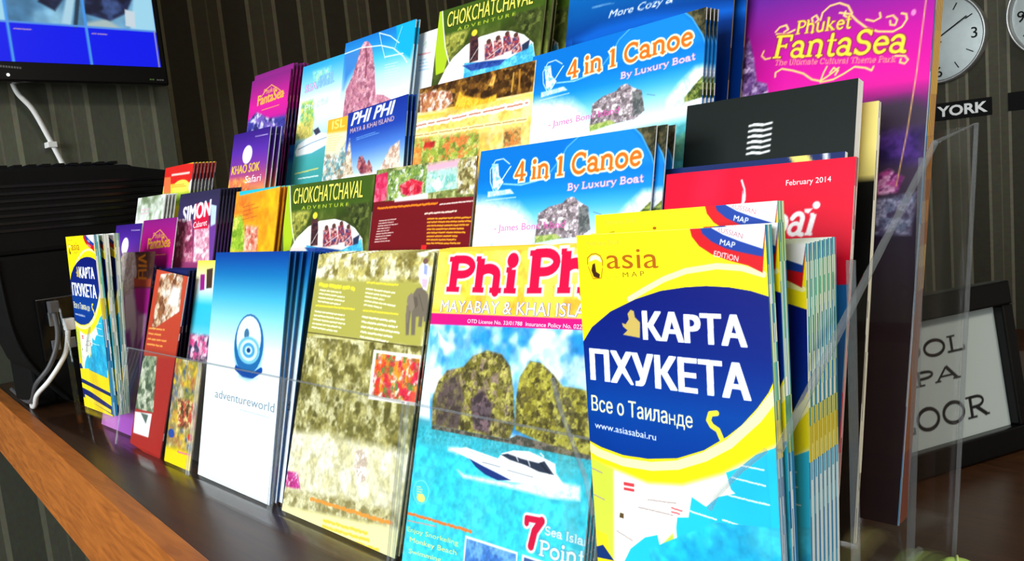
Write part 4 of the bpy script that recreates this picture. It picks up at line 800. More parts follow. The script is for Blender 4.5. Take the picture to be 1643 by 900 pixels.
  ('line',[(0.01,20.62),(3.18,20.7),(6.76,20.23),(9.03,19.49),(10.83,18.32),(11.63,17.53)],0.112,(240,248,252)),
  ('line',[(6.28,21.67),(6.87,20.33),(7.75,18.69)],0.082,(225,240,250)),
  ('line',[(6.28,21.67),(8.33,20.91),(9.94,19.88)],0.102,(235,246,252)),
  ('line',[(10.2,21.53),(9.28,19.41)],0.071,(190,230,245)),
  ('line',[(7.73,18.81),(10.79,18.61)],0.133,(220,240,248)),
  ('rows',(7.85,18.08),(10.89,17.95),(8.05,15.42),9,(205,225,238),0.35,3),
 ]),
 'whiteleaf': dict(o=[-2.765,2.0428,-0.15],lean=15,phi=0.0,w=4.7,h=20.59,cell=0.1,ops=[
  ('fill',(246,247,246)),
  ('line',[(2.44,19.22),(2.83,19.57),(2.82,18.93)],0.061,(150,200,150)),
  ('rows',(1.66,18.52),(3.66,18.38),(1.65,18.32),1,(225,110,110),0.8,2),
  ('rows',(1.97,17.95),(3.63,17.85),(2.07,16.57),4,(150,190,220),0.5,3),
 ]),
 'cozy': dict(o=[-1.8021,2.0278,-0.15],lean=15,phi=0.0,w=14.6,h=19.63,cell=0.09,ops=[
  ('grad',[(12.71,(0,44,120)),(15.77,(4,60,140)),(17.63,(6,84,160)),(21.39,(10,110,190))]),
  ('poly',[(0.31,15.58),(2.78,16.19),(7.17,16.18),(14.86,15.05),(14.91,14.39),(7.27,15.09),(1.35,14.86)],(10,90,190),0.392),
  ('text','More Cozy & ',(3.62,16.65),(9.64,16.49),(3.77,17.21),(246,250,255),'boldit',None),
  ('rows',(1.82,17.98),(4.42,17.86),(1.91,17.83),2,(150,190,225),0.4,3),
 ]),
 'fantasea': dict(o=[-1.2276,1.8433,-0.8669],lean=18,phi=0.0,w=13.4,h=34.08,cell=0.06,ops=[
  ('grad',[(2.26,(28,18,26)),(11.18,(36,22,30)),(15.86,(44,32,54)),(20.68,(40,30,80)),(22.94,(60,44,76)),(24.66,(120,40,110)),(25.81,(214,30,150)),(27.41,(206,22,150)),(29.33,(188,22,150)),(30.97,(150,28,146)),(33.23,(100,34,140))]),
  ('poly',[(9.88,23.72),(10.57,24.71),(12.29,24.78),(13.75,23.97),(14.37,17.59),(10.33,17.78)],(66,54,72),0.411),
  ('mott',[(10.46,22.83),(13.37,22.74),(13.27,20.69),(10.48,20.82)],[(60,40,110),(80,50,130),(44,34,80)],0.682,8,0.411),
  ('mott',[(-0.31,26.35),(0.02,27.24),(0.24,28.3),(0.93,29.36),(1.19,30.24),(1.31,31.0),(1.63,30.16),(1.96,29.08),(2.31,27.48),(3.09,27.16),(3.38,25.79)],[(70,40,90),(150,110,176),(110,74,140),(210,180,226)],0.252,3,0.081),
  ('mott',[(10.54,20.02),(11.5,20.46),(12.38,19.87),(12.09,18.99),(10.63,18.82)],[(190,80,150),(230,170,210),(120,40,110)],0.261,4,0.1),
  ('mott',[(10.65,18.56),(13.15,18.92),(12.97,16.39),(10.81,16.45)],[(110,120,150),(170,170,200),(80,70,100)],0.261,5,0.13),
  ('line',[(0.23,33.88),(0.09,29.76),(-0.26,26.34)],0.061,(240,190,110)),
  ('line',[(12.92,30.99),(12.67,26.24),(12.38,22.6),(12.0,19.38)],0.06,(236,186,120)),
  ('line',[(0.23,33.85),(2.15,33.59)],0.061,(240,200,120)),
  ('line',[(5.98,30.82),(5.87,31.21),(6.15,31.34),(6.35,31.0),(6.16,30.86)],0.12,(245,205,120)),
  ('line',[(6.47,30.93),(6.57,31.42),(7.03,31.78),(7.65,31.83),(8.23,31.49),(8.52,30.93),(8.32,30.66),(8.0,30.91),(8.09,31.15)],0.12,(245,205,120)),
  ('line',[(7.71,31.15),(8.41,30.9),(8.88,30.33),(9.5,29.74),(10.24,29.33),(11.14,29.13),(11.64,29.33),(11.89,29.75),(11.83,30.09),(11.56,30.21)],0.12,(245,205,120)),
  ('line',[(9.45,30.29),(9.93,30.07),(10.33,30.22),(10.25,30.55)],0.11,(245,205,120)),
  ('line',[(10.69,30.17),(11.06,30.19),(11.33,29.85),(11.23,29.52),(10.95,29.61),(10.91,29.87)],0.11,(245,205,120)),
  ('line',[(3.37,30.79),(3.65,31.07),(4.1,31.12),(4.28,30.78),(3.99,30.66)],0.132,(245,205,120)),
  ('line',[(3.46,30.62),(4.16,30.47),(4.74,30.64)],0.13,(245,205,120)),
  ('line',[(2.63,29.57),(2.5,29.25),(2.79,28.95),(3.15,28.97)],0.122,(245,205,120)),
  ('line',[(11.37,27.53),(11.93,27.42),(12.13,27.14),(11.96,26.93),(11.67,27.06),(11.71,27.27)],0.11,(245,205,120)),
  ('line',[(3.64,27.55),(3.64,27.85),(4.08,28.04),(4.85,27.78),(5.62,27.43),(6.24,26.92),(6.82,26.71),(7.23,26.93),(7.75,27.26),(7.94,27.4)],0.12,(245,205,120)),
  ('line',[(6.82,26.71),(6.99,27.25),(7.17,27.63)],0.11,(245,205,120)),
  ('line',[(6.83,26.63),(7.66,26.68),(8.32,26.95),(8.96,27.29),(9.63,27.09),(10.03,26.85),(10.12,27.08)],0.12,(245,205,120)),
  ('line',[(7.41,27.18),(7.62,27.46),(7.92,27.23),(7.77,26.97)],0.12,(245,205,120)),
  ('ell',12.25,30.1,0.143,0.201,(236,130,190)),
  ('serif','Phuket',(4.81,30.29),(8.46,29.94),(4.72,31.25),(250,216,80),0.14,(120,40,60),0.03,0),
  ('serif','FantaSea',(3.31,28.9),(11.91,27.65),(3.23,30.55),(252,214,64),0.14,(120,30,70),0.04,0),
  ('serif','The Ultimate Cultural Theme Park',(3.52,28.39),(11.4,27.14),(3.48,28.79),(246,190,120),0.09,None,0,0),
 ]),
 'notepad': dict(o=[-0.9969,1.7186,-0.8744],lean=15,phi=0.0,w=6.71,h=24.35,cell=0.2,ops=[
  ('fill',(240,222,130)),
  ('poly',[(-0.94,19.99),(7.27,19.9),(8.52,-3.62),(0.97,-5.96)],(18,18,18),0),
 ]),
 'darkleaf': dict(o=[-3.8669,1.2631,-0.9884],lean=15,phi=0.0,w=8.2,h=18.8,cell=0.15,ops=[
  ('fill',(20,30,90)),
  ('poly',[(-6.42,9.35),(13.5,10.82),(14.15,8.41),(-5.47,6.52)],(40,20,60),0.601),
 ]),
}

# ------------------------------------------------------------------ the room
def slab(name, lo, hi, m, kind='structure'):
    bm = bmesh.new(); box(bm, lo, hi); o = bm_obj(name, bm, m); o['kind'] = kind; return o
XL, XR, YB, YF, CH = -6.75*S, 2.6, 12*S, -2.3, 2.75
slab('floor', (XL-.12, YF-.12, -.1), (XR+.12, YB+.12, 0), M_FLOOR)
slab('ceiling', (XL-.12, YF-.12, CH), (XR+.12, YB+.12, CH+.1), M_PLASTER)
slab('wall_left', (XL-.12, YF, 0), (XL, YB, CH), M_WALL_L)
slab('wall_back', (XL-.12, YB, 0), (XR, YB+.12, CH), M_WALL_B)
slab('wall_right', (XR, YF, 0), (XR+.12, YB+.12, CH), M_PLASTER)
bm = bmesh.new()                                                    # front wall with its window opening
wx0, wx1, wz0, wz1 = -1.55, 1.05, 1.0, 2.55
box(bm, (XL-.12, YF-.12, 0), (wx0, YF, CH)); box(bm, (wx1, YF-.12, 0), (XR+.12, YF, CH)); box(bm, (wx0, YF-.12, 0), (wx1, YF, wz0)); box(bm, (wx0, YF-.12, wz1), (wx1, YF, CH))
bm_obj('wall_front', bm, M_PLASTER)['kind'] = 'structure'
bm = bmesh.new()
for x in (wx0, (wx0+wx1)/2-.025, wx1-.05): box(bm, (x, YF-.09, wz0), (x+.05, YF-.03, wz1))
for z in (wz0, wz1-.05): box(bm, (wx0, YF-.09, z), (wx1, YF-.03, z+.05))
w_ = bm_obj('window_1', bm, M_WHITE); w_['kind'] = 'structure'
bm = bmesh.new(); box(bm, (wx0+.05, YF-.065, wz0+.05), (wx1-.05, YF-.06, wz1-.05)); bm_obj('pane', bm, acrylic('window_glass', (.97, .98, .98), 0), w_)
bm = bmesh.new(); box(bm, (XL-.05, -.6, 0), (-6.38*S, 2.72*S, CH)); bm_obj('wall_column', bm, M_PILLAR, None)['kind'] = 'structure'

# back desk far behind
bd = empty('back_desk', (-.1, YB-.25, 0), 'low dark wooden desk standing along the back wall under the clocks', 'desk')
bm = bmesh.new(); box(bm, (-1.2, -.24, .66), (1.6, .24, .7)); bm_obj('desk_top', bm, M_DARKWOOD, bd, .004)
for x in (-1.15, .2, 1.55):
    bm = bmesh.new(); box(bm, (x-.02, -.22, 0), (x+.02, .22, .66)); bm_obj('side_panel', bm, M_DARKWOOD, bd)

# ------------------------------------------------------------------ reception counter
ct = empty('reception_counter', W(-2.5, 2, -1) - Vector((0, 0, Z0)), 'brown wooden reception counter with a lighter orange front board', 'counter')
def inv(o, v): return Vector(v) - o.location
def edgeY(x): return 1.133 - .0855*(x+5.091)
def poly_slab(name, pts, z0, z1, m, parent, bevel=0):
    bm = bmesh.new(); prism(bm, [inv(parent, W(x, y, z0)) for x, y in pts], Vector((0, 0, (z1-z0)*S))); return bm_obj(name, bm, m, parent, bevel)
x0, x1 = -6.36, .9
poly_slab('worktop', [(x0, edgeY(x0)), (x1, edgeY(x1)), (x1, 4.3), (x0, 4.3)], -1.1, -1.0, M_TOP, ct)
poly_slab('front_board', [(x0, edgeY(x0)-.075), (x1, edgeY(x1)-.075), (x1, edgeY(x1)-.003), (x0, edgeY(x0)-.003)], -1.40, -.995, M_FASCIA, ct, .0008)
poly_slab('lower_panel', [(-4.45, edgeY(-4.45)+.1), (x1, edgeY(x1)+.1), (x1, edgeY(x1)+.2), (-4.45, edgeY(-4.45)+.2)], -5.449, -1.1, M_DARKWOOD, ct)
poly_slab('rear_panel', [(x0, 4.1), (x1, 4.1), (x1, 4.2), (x0, 4.2)], -5.449, -1.1, M_DARKWOOD, ct)
poly_slab('end_panel', [(x1-.1, edgeY(x1)+.2), (x1, edgeY(x1)+.2), (x1, 4.1), (x1-.1, 4.1)], -5.449, -1.1, M_DARKWOOD, ct)

# ------------------------------------------------------------------ acrylic rack
rack = empty('brochure_rack', W(-2.6, 1.6), 'clear acrylic tiered brochure rack holding all the leaflets on the counter', 'rack')
EPS = .0006
def plate(name, pts, vec, m=M_ACRYL, parent=rack):
    bm = bmesh.new(); prism(bm, [inv(rack, p) for p in pts], vec); return bm_obj(name, bm, m, parent)
def rim(name, pts, r, parent=rack, m=M_EDGE):
    bm = bmesh.new(); tube(bm, [inv(rack, p) for p in pts], r, 6); return bm_obj(name, bm, m, parent)
TH = .003
def leanpt(x, off, lean, s): a = math.radians(lean); return W(x, 1.2+off+s*math.sin(a), -1 + s*math.cos(a))
prof = [(1.10, -.998), (1.11, -.44), (1.90, .01), (2.22, .05), (1.925, -.998)]
for X in (-.575, -4.80):
    if X < -1: prof = [(1.34, -.998), (1.36, -.30), (1.90, .01), (2.22, .05), (1.925, -.998)]
    sp = plate('side_panel', [W(X, y, z) for y, z in prof], Vector((TH, 0, 0)))
    rim('panel_edge', [W(X, y, z)+Vector((TH/2, 0, 0)) for y, z in prof[0:2]], .0012, sp)
    rim('panel_edge', [W(X, y, z)+Vector((TH/2, 0, 0)) for y, z in prof[1:3]], .0018, sp)
    rim('panel_edge', [W(X, y, z)+Vector((TH/2, 0, 0)) for y, z in prof[2:]], .0013, sp)
def sheet_plate(name, xa, xb, off, lean, s0, s1):
    a = math.radians(lean); nrm = Vector((0, math.cos(a), -math.sin(a)))
    return plate(name, [leanpt(xa, off, lean, s0), leanpt(xb, off, lean, s0), leanpt(xb, off, lean, s1), leanpt(xa, off, lean, s1)], nrm*.002)
sheet_plate('back_panel', -4.79, -.58, .735, 15, .0, 1.08)
sheet_plate('tier_panel', -3.80, -1.08, .19, 15.5, 0, .6); sheet_plate('tier_panel', -4.79, -1.24, .345, 15, 0, .9); sheet_plate('tier_panel', -4.79, -1.26, .508, 15, 0, 1.0)
plate('base_plate', [W(-4.79, 1.12, -.998), W(-.58, 1.12, -.998), W(-.58, 1.92, -.998), W(-4.79, 1.92, -.998)], Vector((0, 0, .0024)))
# front tier: a lip and its dividers for every pocket
for xa, xb in ((-3.86, -3.09), (-3.07, -2.44), (-2.42, -1.77), (-1.75, -1.06)):
    lp = sheet_plate('pocket_front', xa, xb, -.03, 15, .01, .455); a = [leanpt(xa, -.03, 15, .455), leanpt(xb, -.03, 15, .455)]
    rim('lip_edge', a, .0009, lp)
    rim('side_edge', [leanpt(xa, -.03, 15, .01), leanpt(xa, -.03, 15, .455)], .0011, lp); rim('side_edge', [leanpt(xb, -.03, 15, .01), leanpt(xb, -.03, 15, .455)], .0011, lp)
for x in (-3.87, -3.08, -2.43, -1.762, -1.05):
    plate('divider', [leanpt(x, -.03, 15, .01), leanpt(x, -.03, 15, .455), leanpt(x, .12, 15, .62), leanpt(x, .185, 15, .01)], Vector((.0015, 0, 0)))
# end pockets of the folded maps: two front wings with a curved cut-out between them
def wing(name, xs, yf):
    lp = plate(name, [W(x, yf, z) for x, z in xs], Vector((0, .0018, 0))); rim('wing_edge', [W(x, yf+.004, z) for x, z in xs[2:]], .0011, lp); return lp
for xl, xr, yf in ((-1.03, -.585, 1.095), (-4.30, -3.885, 1.145)):
    w = xr-xl
    lw = [(xl+.02*w, -.99), (xl+.18*w, -.99), (xl+.18*w, -.63), (xl+.16*w, -.56), (xl+.11*w, -.50), (xl+.05*w, -.43), (xl+.02*w, -.37)]
    rw = [(xr-.0*w, -.99), (xr-.24*w, -.99), (xr-.24*w, -.56), (xr-.21*w, -.535), (xr-.1*w, -.48), (xr-.0*w, -.44)]
    wing('pocket_wing', lw, yf); wing('pocket_wing', rw, yf)
    if xl > -2: plate('divider', [W(xl, 1.1, -.99), W(xl, 1.1, -.37), W(xl, 1.4, -.2), W(xl, 1.4, -.99)], Vector((.0015, 0, 0)))
plate('divider', [W(-3.883, 1.1, -.99), W(-3.883, 1.1, -.44), W(-3.883, 1.2, -.4), W(-3.883, 1.2, -.99)], Vector((.0015, 0, 0)))
plate('pocket_floor', [W(-4.31, 1.15, -.876), W(-3.89, 1.15, -.876), W(-3.89, 1.262, -.876), W(-4.31, 1.262, -.876)], Vector((0, 0, .0015)))
plate('pocket_floor', [W(-1.02, 1.105, -.954), W(-.59, 1.105, -.954), W(-.59, 1.235, -.954), W(-1.02, 1.235, -.954)], Vector((0, 0, .0015)))
plate('tier_floor', [W(-4.79, 1.33, -.875), W(-3.90, 1.33, -.875), W(-3.90, 1.54, -.875), W(-4.79, 1.54, -.875)], Vector((0, 0, .002)))
# floors of the upper tiers and of the deep right-hand pockets
for xa, xb, s, o0, o1 in ((-4.03, -1.24, .25, .18, .343), (-4.79, -1.26, .55, .35, .505), (-4.79, -1.26, .868, .515, .73)):
    z = -1 + s*math.cos(math.radians(15)); dy = 1.2 + s*math.sin(math.radians(15)); plate('tier_floor', [W(xa, dy+o0, z-.011), W(xb, dy+o0, z-.011), W(xb, dy+o1, z-.011), W(xa, dy+o1, z-.011)], Vector((0, 0, .002)))
plate('tier_floor', [W(-1.22, 1.44, -.882), W(-.58, 1.44, -.882), W(-.58, 1.98, -.882), W(-1.22, 1.98, -.882)], Vector((0, 0, .002)))
rim('floor_edge', [W(-.585, 1.46, -.872), W(-.585, 1.76, -.872)], .002)
plate('divider', [W(-1.235, 1.46, -.882), W(-1.235, 1.46, -.3), W(-1.235, 2.0, .1), W(-1.235, 1.97, -.882)], Vector((.0015, 0, 0)))
rim('front_rod', [W(-.585, 1.40, -.99), W(-.585, 1.46, -.19)], .0022); rim('rear_rod', [W(-.585, 1.70, -.87), W(-.585, 1.87, -.02)], .0022)

# ------------------------------------------------------------------ leaflets
_cov = {}
def art_mesh(key):
    if key not in _cov:
        A = ARTS[key]; sh = Sheet(A['w'], A['h'], A['cell']).run(A['ops']); _cov[key] = sheet_mesh('front_cover', sh, lambda x, y, l: np.stack([x/100, np.full(np.shape(x), -.00012)-l, y/100], -1), .00006)
    return _cov[key]
def place(o, off_y, base, lean, phi):
    a = math.radians(lean); up0 = Vector((0, math.sin(a), math.cos(a))); X = Vector((1, 0, 0)); p = math.radians(phi)
    r = X*math.cos(p) + up0*math.sin(p); up = up0*math.cos(p) - X*math.sin(p); n = up.cross(r)
    o.matrix_world = Matrix(((r.x, n.x, up.x, base.x), (r.y, n.y, up.y, base.y+off_y), (r.z, n.z, up.z, base.z), (0, 0, 0, 1)))
SEED = [3]
def leaflet(key, name, cat, label, edge, thick=.0012, copies=0, gap=.02, base_gap=None, clabel=None, group=None, dx=0.0, dz=None, base=None, lean=None, phi=None, jitter=.0, bands=None, parts=('front_cover', 'pages')):
    A = ARTS[key]; SEED[0] += 1; lean = A['lean'] if lean is None else lean; phi = A['phi'] if phi is None else phi
    b = W(*A['o']) if base is None else W(*base)
    r = empty(name, (0, 0, 0), label, cat); place(r, 0, b, lean, phi)
    me = art_mesh(key); c = bpy.data.objects.new(parts[0], me); COL.objects.link(c); c.parent = r
    if not me.materials: me.materials.append(M_PRINT)
    bm_ = body_mesh(parts[1], A['w']/100, A['h']/100, thick, edge, SEED[0], bands); p = link(parts[1], bm_, r, [M_PAGE])
    rr = random.Random(SEED[0]); bg = gap if base_gap is None else base_gap
    for i in range(1, copies+1):
        q = r.copy(); COL.objects.link(q); q['label'] = clabel; q['group'] = group
        for ch in (c, p):
            k = ch.copy(); COL.objects.link(k); k.parent = q
        dl = math.degrees(math.atan((gap-bg)*i*S/(A['h']/100)))
        place(q, bg*i*S, b + Vector((dx*i*S + rr.uniform(-1, 1)*jitter, 0, (dz[i-1]*S if dz else 0))), lean+dl, phi)
    if copies: r['group'] = group
    return r
WH = [(236, 238, 236), (214, 218, 220), (190, 196, 200), (244, 244, 240)]
MAPE = [(160, 206, 130), (110, 190, 165), (244, 248, 240), (70, 160, 200), (205, 228, 140), (244, 246, 240), (130, 200, 165), (40, 120, 170)]
BLU = [(40, 130, 190), (80, 170, 215), (130, 200, 228), (30, 110, 170), (225, 240, 244)]
YEL = [(226, 206, 60), (200, 180, 60), (110, 170, 130), (236, 226, 120), (90, 150, 150)]
MB = [(.55, BLU), (.66, YEL), (1.1, MAPE)]
g = 'folded maps packed in the right end pocket'
leaflet('map', 'folded_map', 'map', 'folded yellow and blue Phuket map, front copy in the right end pocket of the rack', MAPE, .0052, bands=MB)
for i, (dx, dy, dz, lab) in enumerate([(0, .03, 0, 'folded Phuket map tucked directly behind the front copy in the right end pocket'), (-.022, .062, .035, 'folded Phuket map standing higher than its neighbours in the right end pocket')]):
    leaflet('map', 'folded_map', 'map', lab, MAPE, .0056, bands=MB, base=(ARTS['map']['o'][0]+dx, ARTS['map']['o'][1]+dy, ARTS['map']['o'][2]+dz), lean=4+i)
leaflet('map', 'folded_map', 'map', 'folded Phuket map in the low rear pack of the right end pocket', MAPE, .0040, bands=MB, copies=6, gap=.0185, base_gap=.0175, clabel='folded Phuket map in the low rear pack of the right end pocket', group=g, base=(ARTS['map']['o'][0]-.004, ARTS['map']['o'][1]+.094, ARTS['map']['o'][2]-.043), lean=7)
leaflet('map', 'folded_map', 'map', 'folded yellow and blue Phuket map at the far left end of the rack', MAPE, .0055, bands=MB, base=(-4.2835, 1.1869, -.8676), lean=2.5, phi=0)
for i in range(2):
    leaflet('map', 'folded_map', 'map', 'folded Phuket map behind the front copy at the far left end of the rack', [(214, 222, 214), (150, 176, 160), (236, 240, 236), (110, 150, 150), (190, 206, 180)], .0056, base=(-4.28, 1.214+.0255*i, -.8676), lean=3.4+1.5*i, phi=0)['group'] = 'folded maps behind the far left one'
NAVY = [(16, 40, 110), (12, 26, 84), (210, 222, 236), (20, 60, 140)]
leaflet('adventure', 'tour_leaflet', 'leaflet', 'blue to white gradient leaflet with a glass droplet in the front row', [(40, 110, 180), (30, 90, 160)], .001, copies=6, gap=.024, base_gap=.012, jitter=.006, clabel='blue gradient leaflet fanned out behind the droplet leaflet', group='blue gradient leaflets')
leaflet('trek', 'tour_leaflet', 'leaflet', 'olive river and elephant trek leaflet in the front row', [(200, 204, 180), (120, 130, 110)], .001, copies=4, gap=.014, base_gap=.016, clabel='elephant trek leaflet stacked behind the front copy', group='elephant trek leaflets')
leaflet('speedboat', 'tour_leaflet', 'leaflet', 'Phi Phi leaflet with rocks and a white speedboat in the front row', WH, .001, copies=3, gap=.013, clabel='speedboat leaflet stacked behind the front copy', group='speedboat leaflets')
leaflet('redleaf', 'tour_leaflet', 'leaflet', 'dark red leaflet tilted sideways, left end of the front row', [(140, 50, 50), (200, 190, 190)], .001)
leaflet('collage', 'tour_leaflet', 'leaflet', 'small yellow leaflet with an animal collage in the front row', [(120, 100, 50), (200, 180, 120)], .001)
leaflet('lady', 'tour_leaflet', 'leaflet', 'brown and purple leaflet with a dancer, beside the far left map', [(90, 60, 70)], .001)
DK = [(30, 30, 60), (20, 40, 100), (90, 60, 70), (40, 30, 40), (150, 140, 150)]
leaflet('turq', 'tour_leaflet', 'leaflet', 'yellow topped turquoise sea leaflet between the tilted red and droplet leaflets', WH, .001)
leaflet('darkleaf', 'leaflet', 'leaflet', 'dark blue edged leaflet in the pack behind the tilted red one', DK, .0016, copies=4, gap=.018, clabel='dark blue edged leaflet in the pack behind the tilted red one', group='leaflets packed behind the tilted red one', base=(-3.80, 1.245, -.9884), lean=15)
# second tier
leaflet('khao', 'tour_leaflet', 'leaflet', 'purple leaflet with a white moon, low at the far left of the second tier', WH, .001, base=(-4.703, 1.3771, -.8617))
leaflet('seashow', 'tour_leaflet', 'leaflet', 'small magenta show leaflet in the second tier beside the moon leaflet', WH, .001, base=(-4.3055, 1.3766, -.8635))
leaflet('paleleaf', 'tour_leaflet', 'leaflet', 'pale white and green leaflet peeping out above the small magenta one', WH, .001, copies=3, gap=.018, clabel='pale leaflet stacked behind the white and green one', group='pale leaflets')
SI = [(60, 56, 70), (140, 130, 140), (90, 40, 90), (30, 30, 40), (180, 170, 180)]
leaflet('cabaret', 'tour_leaflet', 'leaflet', 'dark cabaret show leaflet with pink dancers and a red square', SI, .0012, copies=6, gap=.0165, clabel='cabaret leaflet in the thick stack behind the front one', group='cabaret leaflets')
leaflet('orange', 'tour_leaflet', 'leaflet', 'orange leaflet with a turquoise top strip in the second tier', [(236, 170, 40), (180, 100, 30)], .001, copies=3, gap=.022, clabel='orange leaflet stacked behind the front one', group='orange leaflets')
leaflet('raft', 'tour_leaflet', 'leaflet', 'green rafting leaflet with a boat in the second tier', [(60, 80, 40), (190, 190, 170)], .001, copies=2, gap=.018, clabel='green rafting leaflet behind the second tier front copy', group='green rafting leaflets of the second tier')
leaflet('maroon', 'tour_leaflet', 'leaflet', 'maroon text leaflet with beach photos in the second tier', [(120, 30, 30), (200, 180, 170)], .001)
leaflet('canoe', 'tour_leaflet', 'leaflet', 'blue canoe trip leaflet in the second tier, the lower of the two', [(30, 110, 190), (220, 226, 230)], .001, copies=4, gap=.018, jitter=.01, clabel='blue canoe leaflet stacked behind the lower front copy', group='canoe leaflets of the second tier')
leaflet('redmag', 'magazine', 'magazine', 'red magazine dated February 2014 at the right end', [(226, 222, 214), (150, 150, 150), (200, 40, 60)], .003)
leaflet('navymag', 'magazine', 'magazine', 'navy magazine with a yellow tab peeping out behind the red magazine', WH, .003)
# third tier
RY = [(60, 70, 80), (150, 140, 140), (180, 110, 100), (40, 50, 60), (200, 190, 180), (110, 100, 110)]
leaflet('redyellow', 'tour_leaflet', 'leaflet', 'small red and yellow leaflet at the far left of the third tier', RY, .0018, copies=6, gap=.02, clabel='leaflet in the thick pack behind the red and yellow one', group='leaflets behind the red and yellow one')
leaflet('khao', 'tour_leaflet', 'leaflet', 'purple safari leaflet with yellow lettering and white moon in the third tier', WH, .001, copies=2, gap=.028, clabel='purple safari leaflet behind the third tier front copy', group='safari leaflets of the third tier')
leaflet('blueleaf', 'tour_leaflet', 'leaflet', 'plain blue leaflet tucked between the safari and the turquoise speedboat leaflets', WH, .001)
leaflet('islandleaf', 'tour_leaflet', 'leaflet', 'cream leaflet with an orange top half hidden behind the blue islands leaflet', WH, .001)
leaflet('islands', 'tour_leaflet', 'leaflet', 'deep blue islands leaflet with white slanted lettering in the third tier', [(60, 110, 150), (150, 180, 180), (30, 60, 90)], .001, copies=2, gap=.02, clabel='blue islands leaflet behind the front copy', group='blue islands leaflets')
leaflet('goldtour', 'tour_leaflet', 'leaflet', 'golden brown leaflet with temple and food photos in the third tier', [(210, 180, 120), (240, 230, 210)], .001, copies=2, gap=.018, clabel='golden brown leaflet behind the front copy', group='golden brown leaflets')
leaflet('canoe', 'tour_leaflet', 'leaflet', 'blue canoe trip leaflet in the third tier, the upper of the two', [(30, 110, 190), (220, 226, 230)], .001, copies=3, gap=.02, clabel='blue canoe leaflet stacked behind the upper front copy', group='canoe leaflets of the third tier', base=(-1.7705, 1.7448, -.4596), phi=1.5)
leaflet('folder', 'folder', 'folder', 'black folder with six white wavy bars at the right end', [(240, 240, 238), (228, 230, 230), (244, 244, 244)], .007, parts=('front_board', 'pages'))
leaflet('notepad', 'notepad', 'notepad', 'yellow notepad standing behind the black folder', [(244, 240, 220), (236, 232, 214), (60, 50, 40), (250, 248, 240)], .005)
# top tier
FE = [(110, 30, 90), (60, 20, 60), (170, 130, 110), (140, 40, 110), (40, 20, 40)]
leaflet('seashow', 'tour_leaflet', 'leaflet', 'purple and magenta show leaflet at the far left of the top tier', FE, .0014, copies=5, gap=.021, dz=[.03, .032, .03, .034, .031], clabel='purple show leaflet standing taller behind the far left one of the top tier', group='purple show leaflets of the top tier')
leaflet('seaboat', 'tour_leaflet', 'leaflet', 'pale turquoise leaflet with a white speedboat, left of the cliff leaflet', [(40, 90, 140), (200, 210, 215)], .001, copies=2, gap=.014, clabel='turquoise speedboat leaflet behind the front copy', group='turquoise speedboat leaflets')
leaflet('cliff', 'tour_leaflet', 'leaflet', 'blue leaflet with a tall pink cliff in the top tier', [(40, 140, 190), (220, 226, 230)], .001, copies=1, gap=.02, clabel='second copy right behind the pink cliff leaflet', group='pink cliff leaflets')
leaflet('whiteleaf', 'tour_leaflet', 'leaflet', 'narrow white leaflet between the pink cliff and the upper rafting leaflets', WH, .001)
leaflet('raft', 'tour_leaflet', 'leaflet', 'green rafting leaflet with a boat in the top tier', [(60, 70, 40), (120, 120, 90), (200, 200, 190)], .001, copies=5, gap=.022, jitter=.012, clabel='green rafting leaflet behind the top tier front copy', group='green rafting leaflets of the top tier', base=(-2.579, 2.0412, -.0999), phi=-1.5)
leaflet('cozy', 'tour_leaflet', 'leaflet', 'dark blue boat tour leaflet behind the upper canoe leaflet', [(50, 50, 36), (90, 84, 60), (30, 40, 60), (120, 110, 80)], .0012, copies=5, gap=.02, jitter=.012, clabel='boat tour leaflet stacked behind the dark blue one', group='dark blue boat tour leaflets')
leaflet('fantasea', 'booklet', 'booklet', 'large purple show booklet with gold lettering at the right end of the top tier', [(80, 150, 200), (130, 160, 190), (100, 80, 120), (190, 200, 210)], .003)
o_ = ARTS['fantasea']['o']; g = 'large show booklets behind the front one'; lab = 'large show booklet with ochre page edges stacked behind the purple front one'
leaflet('fantasea', 'booklet', 'booklet', lab, [(176, 120, 60), (206, 160, 60), (130, 70, 44), (110, 70, 80), (220, 186, 110)], .003, copies=3, gap=.012, clabel=lab, group=g, base=(o_[0], o_[1]+.016, o_[2]))

bpy.context.view_layer.update()
